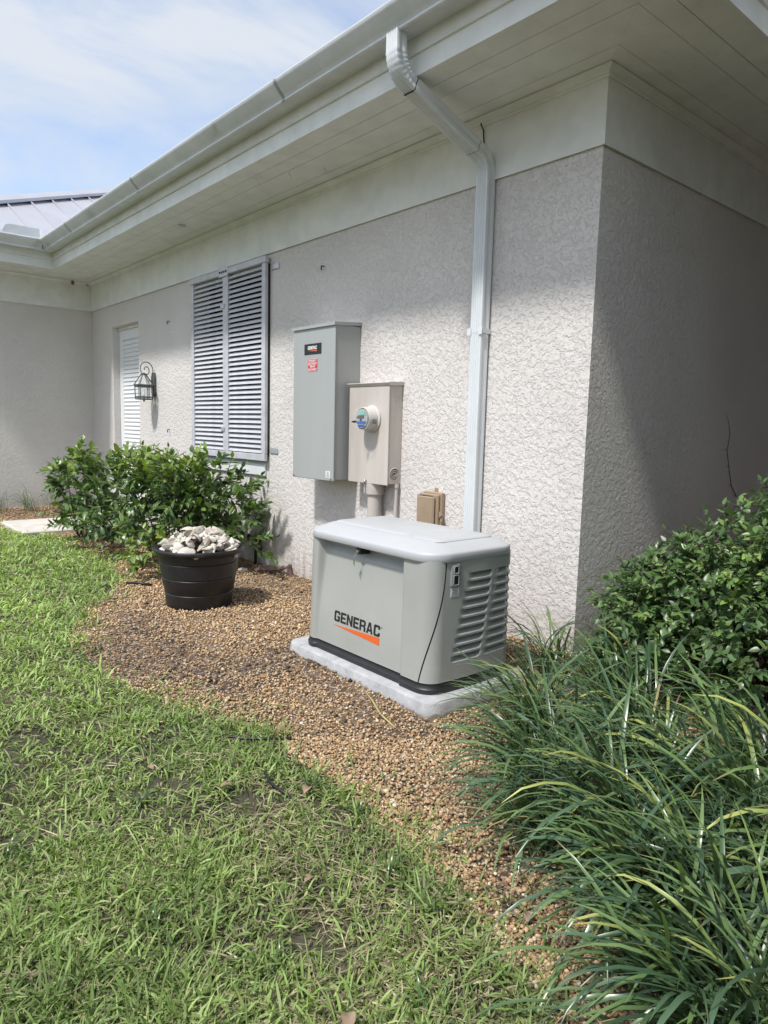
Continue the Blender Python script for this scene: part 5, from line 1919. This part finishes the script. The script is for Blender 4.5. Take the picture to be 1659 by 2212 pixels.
# ------------------------------------------------------------------ gravel
ico_v = []
ph = (1 + 5 ** 0.5) / 2
for a, b in ((-1, ph), (1, ph), (-1, -ph), (1, -ph)):
    ico_v.append((a, b, 0))
for a, b in ((-1, ph), (1, ph), (-1, -ph), (1, -ph)):
    ico_v.append((0, a, b))
for a, b in ((ph, -1), (ph, 1), (-ph, -1), (-ph, 1)):
    ico_v.append((a, 0, b))
ico_v = np.array(ico_v) / math.sqrt(1 + ph * ph)
ico_f = np.array([(0, 11, 5), (0, 5, 1), (0, 1, 7), (0, 7, 10), (0, 10, 11), (1, 5, 9), (5, 11, 4), (11, 10, 2), (10, 7, 6), (7, 1, 8),
                  (3, 9, 4), (3, 4, 2), (3, 2, 6), (3, 6, 8), (3, 8, 9), (4, 9, 5), (2, 4, 11), (6, 2, 10), (8, 6, 7), (9, 8, 1)])
oct_v = np.array([(1, 0, 0), (-1, 0, 0), (0, 1, 0), (0, -1, 0), (0, 0, 1), (0, 0, -1.0)])
oct_f = np.array([(0, 2, 4), (2, 1, 4), (1, 3, 4), (3, 0, 4), (2, 0, 5), (1, 2, 5), (3, 1, 5), (0, 3, 5)])
PC = np.array([(0.40, 0.26, 0.135), (0.50, 0.36, 0.21), (0.33, 0.19, 0.09), (0.58, 0.48, 0.34), (0.24, 0.135, 0.07), (0.62, 0.57, 0.50), (0.45, 0.29, 0.14), (0.17, 0.11, 0.07), (0.47, 0.36, 0.25)])


def pebbles(n, r0, r1, expo, bv, bf, size):
    x, y, r = polar(n, r0, r1, expo)
    jx, jy = x + 0.12 * (fnoise(x * 5 + 3, y * 5, 2) - 0.5), y + 0.16 * (fnoise(x * 5 + 7, y * 5 + 3, 2) - 0.5)
    ok = ~inpoly(jx, jy, LAWN) & (y < YW - 0.01) & (x > -12.0) & (y > 0.2)
    ok &= ~((x > -3.91) & (x < -2.475) & (y > 2.488) & (y < 3.37))
    ok &= ~((x > -11.24) & (x < -9.93) & (y > 2.25))
    ok &= np.hypot(x - PX_, y - PY_) > 0.272
    ok &= ~((x > XC) & (y > YW + 0.5))
    # dug-over soil without stone
    soil = 0.08 + sstep(0.50, 0.64, fnoise(x * 1.6 + 21, y * 1.6 + 5, 4)) * 0.74 * sstep(11.0, 4.0, r)
    for (bx, by, rx, ry, k) in ((-3.3, 2.40, 0.85, 0.13, 0.96), (-2.75, 2.25, 0.35, 0.16, 0.75), (-4.55, 1.70, 0.40, 0.16, 0.9), (-5.3, 1.95, 0.45, 0.14, 0.8), (-3.95, 2.1, 0.3, 0.25, 0.6), (-1.80, 2.10, 0.40, 0.20, 0.9), (-2.1, 1.95, 0.4, 0.12, 0.6), (-1.32, 1.72, 0.16, 0.10, 0.9),
                                (-6.4, 3.7, 0.7, 0.2, 0.9), (-5.6, 3.5, 0.9, 0.25, 0.7), (-4.6, 2.15, 0.5, 0.14, 0.7), (-1.45, 1.85, 0.22, 0.12, 0.8), (-2.55, 2.2, 0.3, 0.12, 0.5), (-4.2, 3.2, 0.35, 0.3, 0.6), (-5.9, 2.9, 0.5, 0.15, 0.6)):
        soil = np.maximum(soil, k * np.exp(-(((x - bx) / rx) ** 2 + ((y - by) / ry) ** 2)))
    ok &= rng.random(n) > soil
    x, y, r = x[ok], y[ok], r[ok]
    n = len(x)
    s = size * np.exp(rng.normal(0, 0.26, n)) * (1 + 0.03 * np.maximum(r - 3, 0))
    sc_ = np.stack([s * rng.uniform(0.9, 1.25, n), s * rng.uniform(0.75, 1.0, n), s * rng.uniform(0.55, 0.85, n)], -1)
    a, b = rng.uniform(0, 6.28, n), rng.normal(0, 0.5, n)
    ca, sa, cb_, sb = np.cos(a), np.sin(a), np.cos(b), np.sin(b)
    m_ = len(bv)
    jit = 1 + rng.uniform(-0.26, 0.26, (n, m_, 1))
    P = bv[None] * jit * sc_[:, None, :]
    X, Y_, Z = P[..., 0], P[..., 1], P[..., 2]
    Y2, Z2 = Y_ * cb_[:, None] - Z * sb[:, None], Y_ * sb[:, None] + Z * cb_[:, None]
    X3, Y3 = X * ca[:, None] - Y2 * sa[:, None], X * sa[:, None] + Y2 * ca[:, None]
    zz = gz(x, y) + s * 0.35 + rng.random(n) ** 2 * 0.012
    V = np.stack([X3 + x[:, None], Y3 + y[:, None], Z2 + zz[:, None]], -1).reshape(-1, 3)
    F = (np.arange(n)[:, None, None] * m_ + bf[None]).reshape(-1, 3)
    ci = rng.choice(len(PC), n, p=[0.23, 0.20, 0.14, 0.08, 0.08, 0.03, 0.14, 0.04, 0.06])
    dirt = 1 - 0.25 * sstep(0.45, 0.7, fnoise(x * 1.6 + 21, y * 1.6 + 5, 4))
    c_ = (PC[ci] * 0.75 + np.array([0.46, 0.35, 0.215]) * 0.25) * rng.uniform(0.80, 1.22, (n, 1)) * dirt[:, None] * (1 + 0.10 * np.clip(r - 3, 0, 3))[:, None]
    return V, F, np.repeat(c_, m_, 0)


V1, F1, C1 = pebbles(105000, 1.3, 3.3, 0.4, ico_v, ico_f, 0.0066)
V2, F2, C2 = pebbles(235000, 3.3, 13.0, 1.0, oct_v, oct_f, 0.0082)
V = np.concatenate([V1, V2]); F = np.concatenate([F1, F2 + len(V1)]); C = np.concatenate([C1, C2])
gv = bigmesh('gravel', V, F, M['pebble'], None, C, True)
tag(gv, 'tan and brown pea gravel spread between lawn and wall', 'gravel', kind='stuff')

# crumbs of dug soil between the stones, and dry plant litter
x, y, r = polar(90000, 1.3, 9.0, 0.9)
pn = fnoise(x * 1.6 + 21, y * 1.6 + 5, 4)
pw = (0.10 + 0.9 * sstep(0.46, 0.60, pn)) * sstep(9.0, 4.0, r)
pw = np.maximum(pw, np.exp(-(((x + 3.3) / 0.8) ** 2 + ((y - 2.41) / 0.12) ** 2)))
pw = np.maximum(pw, np.exp(-(((x + 1.72) / 0.28) ** 2 + ((y - 2.05) / 0.14) ** 2)))
ok = (rng.random(len(x)) < pw) & ~inpoly(x, y - 0.05, LAWN) & (y < YW - 0.02) & (x > -11.8)
ok &= ~((x > -3.91) & (x < -2.475) & (y > 2.49) & (y < 3.37)) & (np.hypot(x - PX_, y - PY_) > 0.28) & ~((x > -11.24) & (x < -9.93) & (y > 2.25))
x, y, r = x[ok], y[ok], r[ok]
n = len(x)
sz_ = 0.0052 * np.exp(rng.normal(0, 0.45, n)) * (1 + 0.05 * np.maximum(r - 3, 0))
P = oct_v[None] * (1 + rng.uniform(-0.4, 0.4, (n, 6, 1))) * sz_[:, None, None]
a = rng.uniform(0, 6.28, n)
X3 = P[..., 0] * np.cos(a)[:, None] - P[..., 1] * np.sin(a)[:, None]
Y3 = P[..., 0] * np.sin(a)[:, None] + P[..., 1] * np.cos(a)[:, None]
V = np.stack([X3 + x[:, None], Y3 + y[:, None], P[..., 2] * 0.8 + (gz(x, y) + sz_ * 0.4)[:, None]], -1).reshape(-1, 3)
F = (np.arange(n)[:, None, None] * 6 + oct_f[None]).reshape(-1, 3)
cc_ = np.array([(0.085, 0.066, 0.055), (0.13, 0.10, 0.08), (0.055, 0.045, 0.04), (0.17, 0.135, 0.105)])[rng.integers(0, 4, n)] * rng.uniform(0.7, 1.2, (n, 1))
tag(bigmesh('soil_crumbs', V, F, M['pebble'], None, np.repeat(cc_, 6, 0)), 'dark crumbs of dug soil among the gravel', 'soil', kind='stuff')
mb = MB()
for i in range(420):
    if i < 300:
        x_, y_ = rng.uniform(-3.6, -0.7), rng.uniform(1.35, 2.6)
    else:
        x_, y_ = rng.uniform(-7.5, -3.6), rng.uniform(1.5, 3.7)
    if inpoly(np.array([x_]), np.array([y_ - 0.06]), LAWN)[0] or (-3.95 < x_ < -2.45 and y_ > 2.46):
        continue
    a_ = rng.uniform(0, 6.28); l_ = rng.uniform(0.03, 0.12) * (1.4 if i % 9 == 0 else 1)
    z_ = float(gz(x_, y_)) + rng.uniform(0.010, 0.020)
    k_ = rng.uniform(-0.4, 0.4)
    mb.tube([(x_, y_, z_), (x_ + math.cos(a_) * l_ * 0.5, y_ + math.sin(a_) * l_ * 0.5, z_ + rng.uniform(0, 0.012)), (x_ + math.cos(a_ + k_) * l_, y_ + math.sin(a_ + k_) * l_, z_)], [0.0016, 0.0016, 0.0008], 4)
tag(mb.build('plant_litter', M['dryleaf']), 'fine dry stems littering the gravel', 'litter', kind='stuff')

# ------------------------------------------------------------------ small things on the ground
def gpt(x, y, h=0.0): return (x, y, float(gz(x, y)) + h)


mb = MB().tube([gpt(-2.98, 1.50, 0.012), gpt(-2.93, 1.54, 0.026), gpt(-2.86, 1.58, 0.030), gpt(-2.80, 1.64, 0.030), gpt(-2.76, 1.70, 0.030), gpt(-2.73, 1.77, 0.022), gpt(-2.70, 1.82, 0.004)], 0.0065, 8)
tag(mb.build('drip_hose', M['hose'], smooth=True), 'longer black drip hose surfacing at the edge of the lawn', 'hose')
mb = MB().tube([gpt(-2.55, 1.53, 0.004), gpt(-2.50, 1.50, 0.030), gpt(-2.43, 1.475, 0.032), gpt(-2.37, 1.475, 0.030), gpt(-2.31, 1.49, 0.024), gpt(-2.27, 1.50, 0.004)], 0.0065, 8)
tag(mb.build('drip_hose', M['hose'], smooth=True), 'shorter black drip hose looping out of the bare lawn patch', 'hose')
mb = MB().tube([gpt(-6.42, 2.34, 0.02), gpt(-6.32, 2.42, 0.03), gpt(-6.22, 2.50, 0.022)], 0.012, 8)
tag(mb.build('drip_hose', M['hose'], smooth=True), 'black hose stub on the gravel left of the pot', 'hose')
mb = MB().tube([gpt(-2.52, 2.28, 0.012), gpt(-2.70, 2.33, 0.016), gpt(-2.85, 2.40, 0.02), gpt(-2.98, 2.44, 0.03)], [0.004, 0.006, 0.006, 0.002], 6)
ys = paint('yellow_stalk', (0.36, 0.30, 0.12), 0.7, 0.2)
tag(mb.build('dry_stalk', ys, smooth=True), 'yellow dead blade lying before the pad corner', 'stalk')


def dry_leaf(x, y, s, rot, lab, h=0.02):
    mb = MB()
    V, F = leaf_arrays(0.55, 0.25, 0.5)
    ca, sa = math.cos(rot), math.sin(rot)
    z = float(gz(x, y)) + h
    V2_ = [(x + (v[0] * ca - v[1] * sa) * s, y + (v[0] * sa + v[1] * ca) * s, z + (v[2] + 0.15 * math.sin(v[1] * 3) + 0.1) * s) for v in V]
    mb.add(V2_ + [(a, b, c_ - 0.001) for a, b, c_ in V2_], [tuple(f) for f in F] + [tuple(i + len(V) for i in f[::-1]) for f in F])
    tag(mb.build('fallen_leaf', M['dryleaf'], smooth=True), lab, 'leaf', 'fallen leaves')


dry_leaf(-2.24, 1.53, 0.075, 0.6, 'curled brown leaf in the lawn right of the shorter hose', 0.035)
dry_leaf(-2.05, 1.80, 0.055, 2.0, 'small brown leaf where lawn meets gravel', 0.025)
dry_leaf(-2.48, 1.33, 0.06, 2.6, 'torn brown leaf below the shorter drip hose', 0.03)
dry_leaf(-1.22, 0.98, 0.07, 1.1, 'pale dry leaf at the bottom of the lawn', 0.04)
dry_leaf(-1.78, 1.22, 0.05, 0.1, 'brown leaf on the bare patch of lawn', 0.03)
dry_leaf(-4.70, 2.02, 0.09, 0.9, 'pale dry leaf on the gravel in front of the pot', 0.02)
dry_leaf(-1.20, 1.66, 0.06, 0.4, 'brown leaf on the gravel at the foot of the strap-leaf bed', 0.02)
dry_leaf(-2.80, 1.12, 0.05, 1.9, 'tan leaf in the left middle of the lawn', 0.035)

# spigot cluster on the wall right of the shrub
sg = thing('garden_spigot', (-6.62, 3.85, 0), 'dark bronze garden spigot and pipes low on the wall beside the shrub', 'spigot')
MB().tube([(-6.66, 3.86, -0.02), (-6.66, 3.86, 0.30), (-6.66, 3.87, 0.34), (-6.66, YW, 0.35)], 0.017, 8).build('riser_pipe', M['brass'], sg, smooth=True)
MB().tube([(-6.56, 3.865, 0.10), (-6.56, 3.86, 0.28), (-6.58, 3.86, 0.33), (-6.66, 3.86, 0.33)], 0.014, 8).build('outlet_pipe', M['brass'], sg, smooth=True)
mb = MB()
mb.lathe([(0.005, -0.05), (0.024, -0.05), (0.030, -0.02), (0.030, 0.03), (0.020, 0.05), (0.005, 0.055)], (-6.66, 3.855, 0.22), 12)
mb.lathe([(0.005, -0.03), (0.022, -0.03), (0.026, 0.0), (0.018, 0.03), (0.005, 0.035)], (-6.56, 3.86, 0.20), 12)
mb.build('valve_body', M['brass'], sg, smooth=True)
mb = MB()
mb.lathe([(0.004, 0.0), (0.010, 0.0), (0.010, 0.03), (0.040, 0.032), (0.044, 0.038), (0.040, 0.044), (0.004, 0.046)], (-6.70, 3.84, 0.30), 12, 'y')
mb.build('handle_wheel', M['brass'], sg, smooth=True)

# old wood and shell scraps at the foot of the wall
mb = MB().tube([gpt(-6.32, 3.66, 0.02), gpt(-6.18, 3.74, 0.05), gpt(-6.05, 3.80, 0.06), gpt(-5.96, 3.83, 0.09)], [0.02, 0.035, 0.03, 0.012], 7)
tag(mb.build('driftwood', M['wood']), 'short weathered wood chunk at the foot of the wall right of the spigot', 'wood')
mb = MB().tube([gpt(-5.95, 3.86, 0.0), gpt(-5.95, 3.85, 0.07), gpt(-5.93, 3.84, 0.12)], [0.035, 0.03, 0.016], 6)
tag(mb.build('driftwood', M['wood']), 'upright wood stub leaning on the wall behind the generator', 'wood')
for (x, y, s, lab) in ((-6.38, 3.55, 0.045, 'single pale shell on the soil beside the spigot'), (-5.28, 3.72, 0.032, 'lone grey shell on the gravel left of the generator')):
    o = link('seashell', shells[2])
    o.scale = (s, s, s)
    o.location = gpt(x, y, s * 0.4)
    o.rotation_euler = (0.3, 0.2, 1.0)
    tag(o, lab, 'seashell')
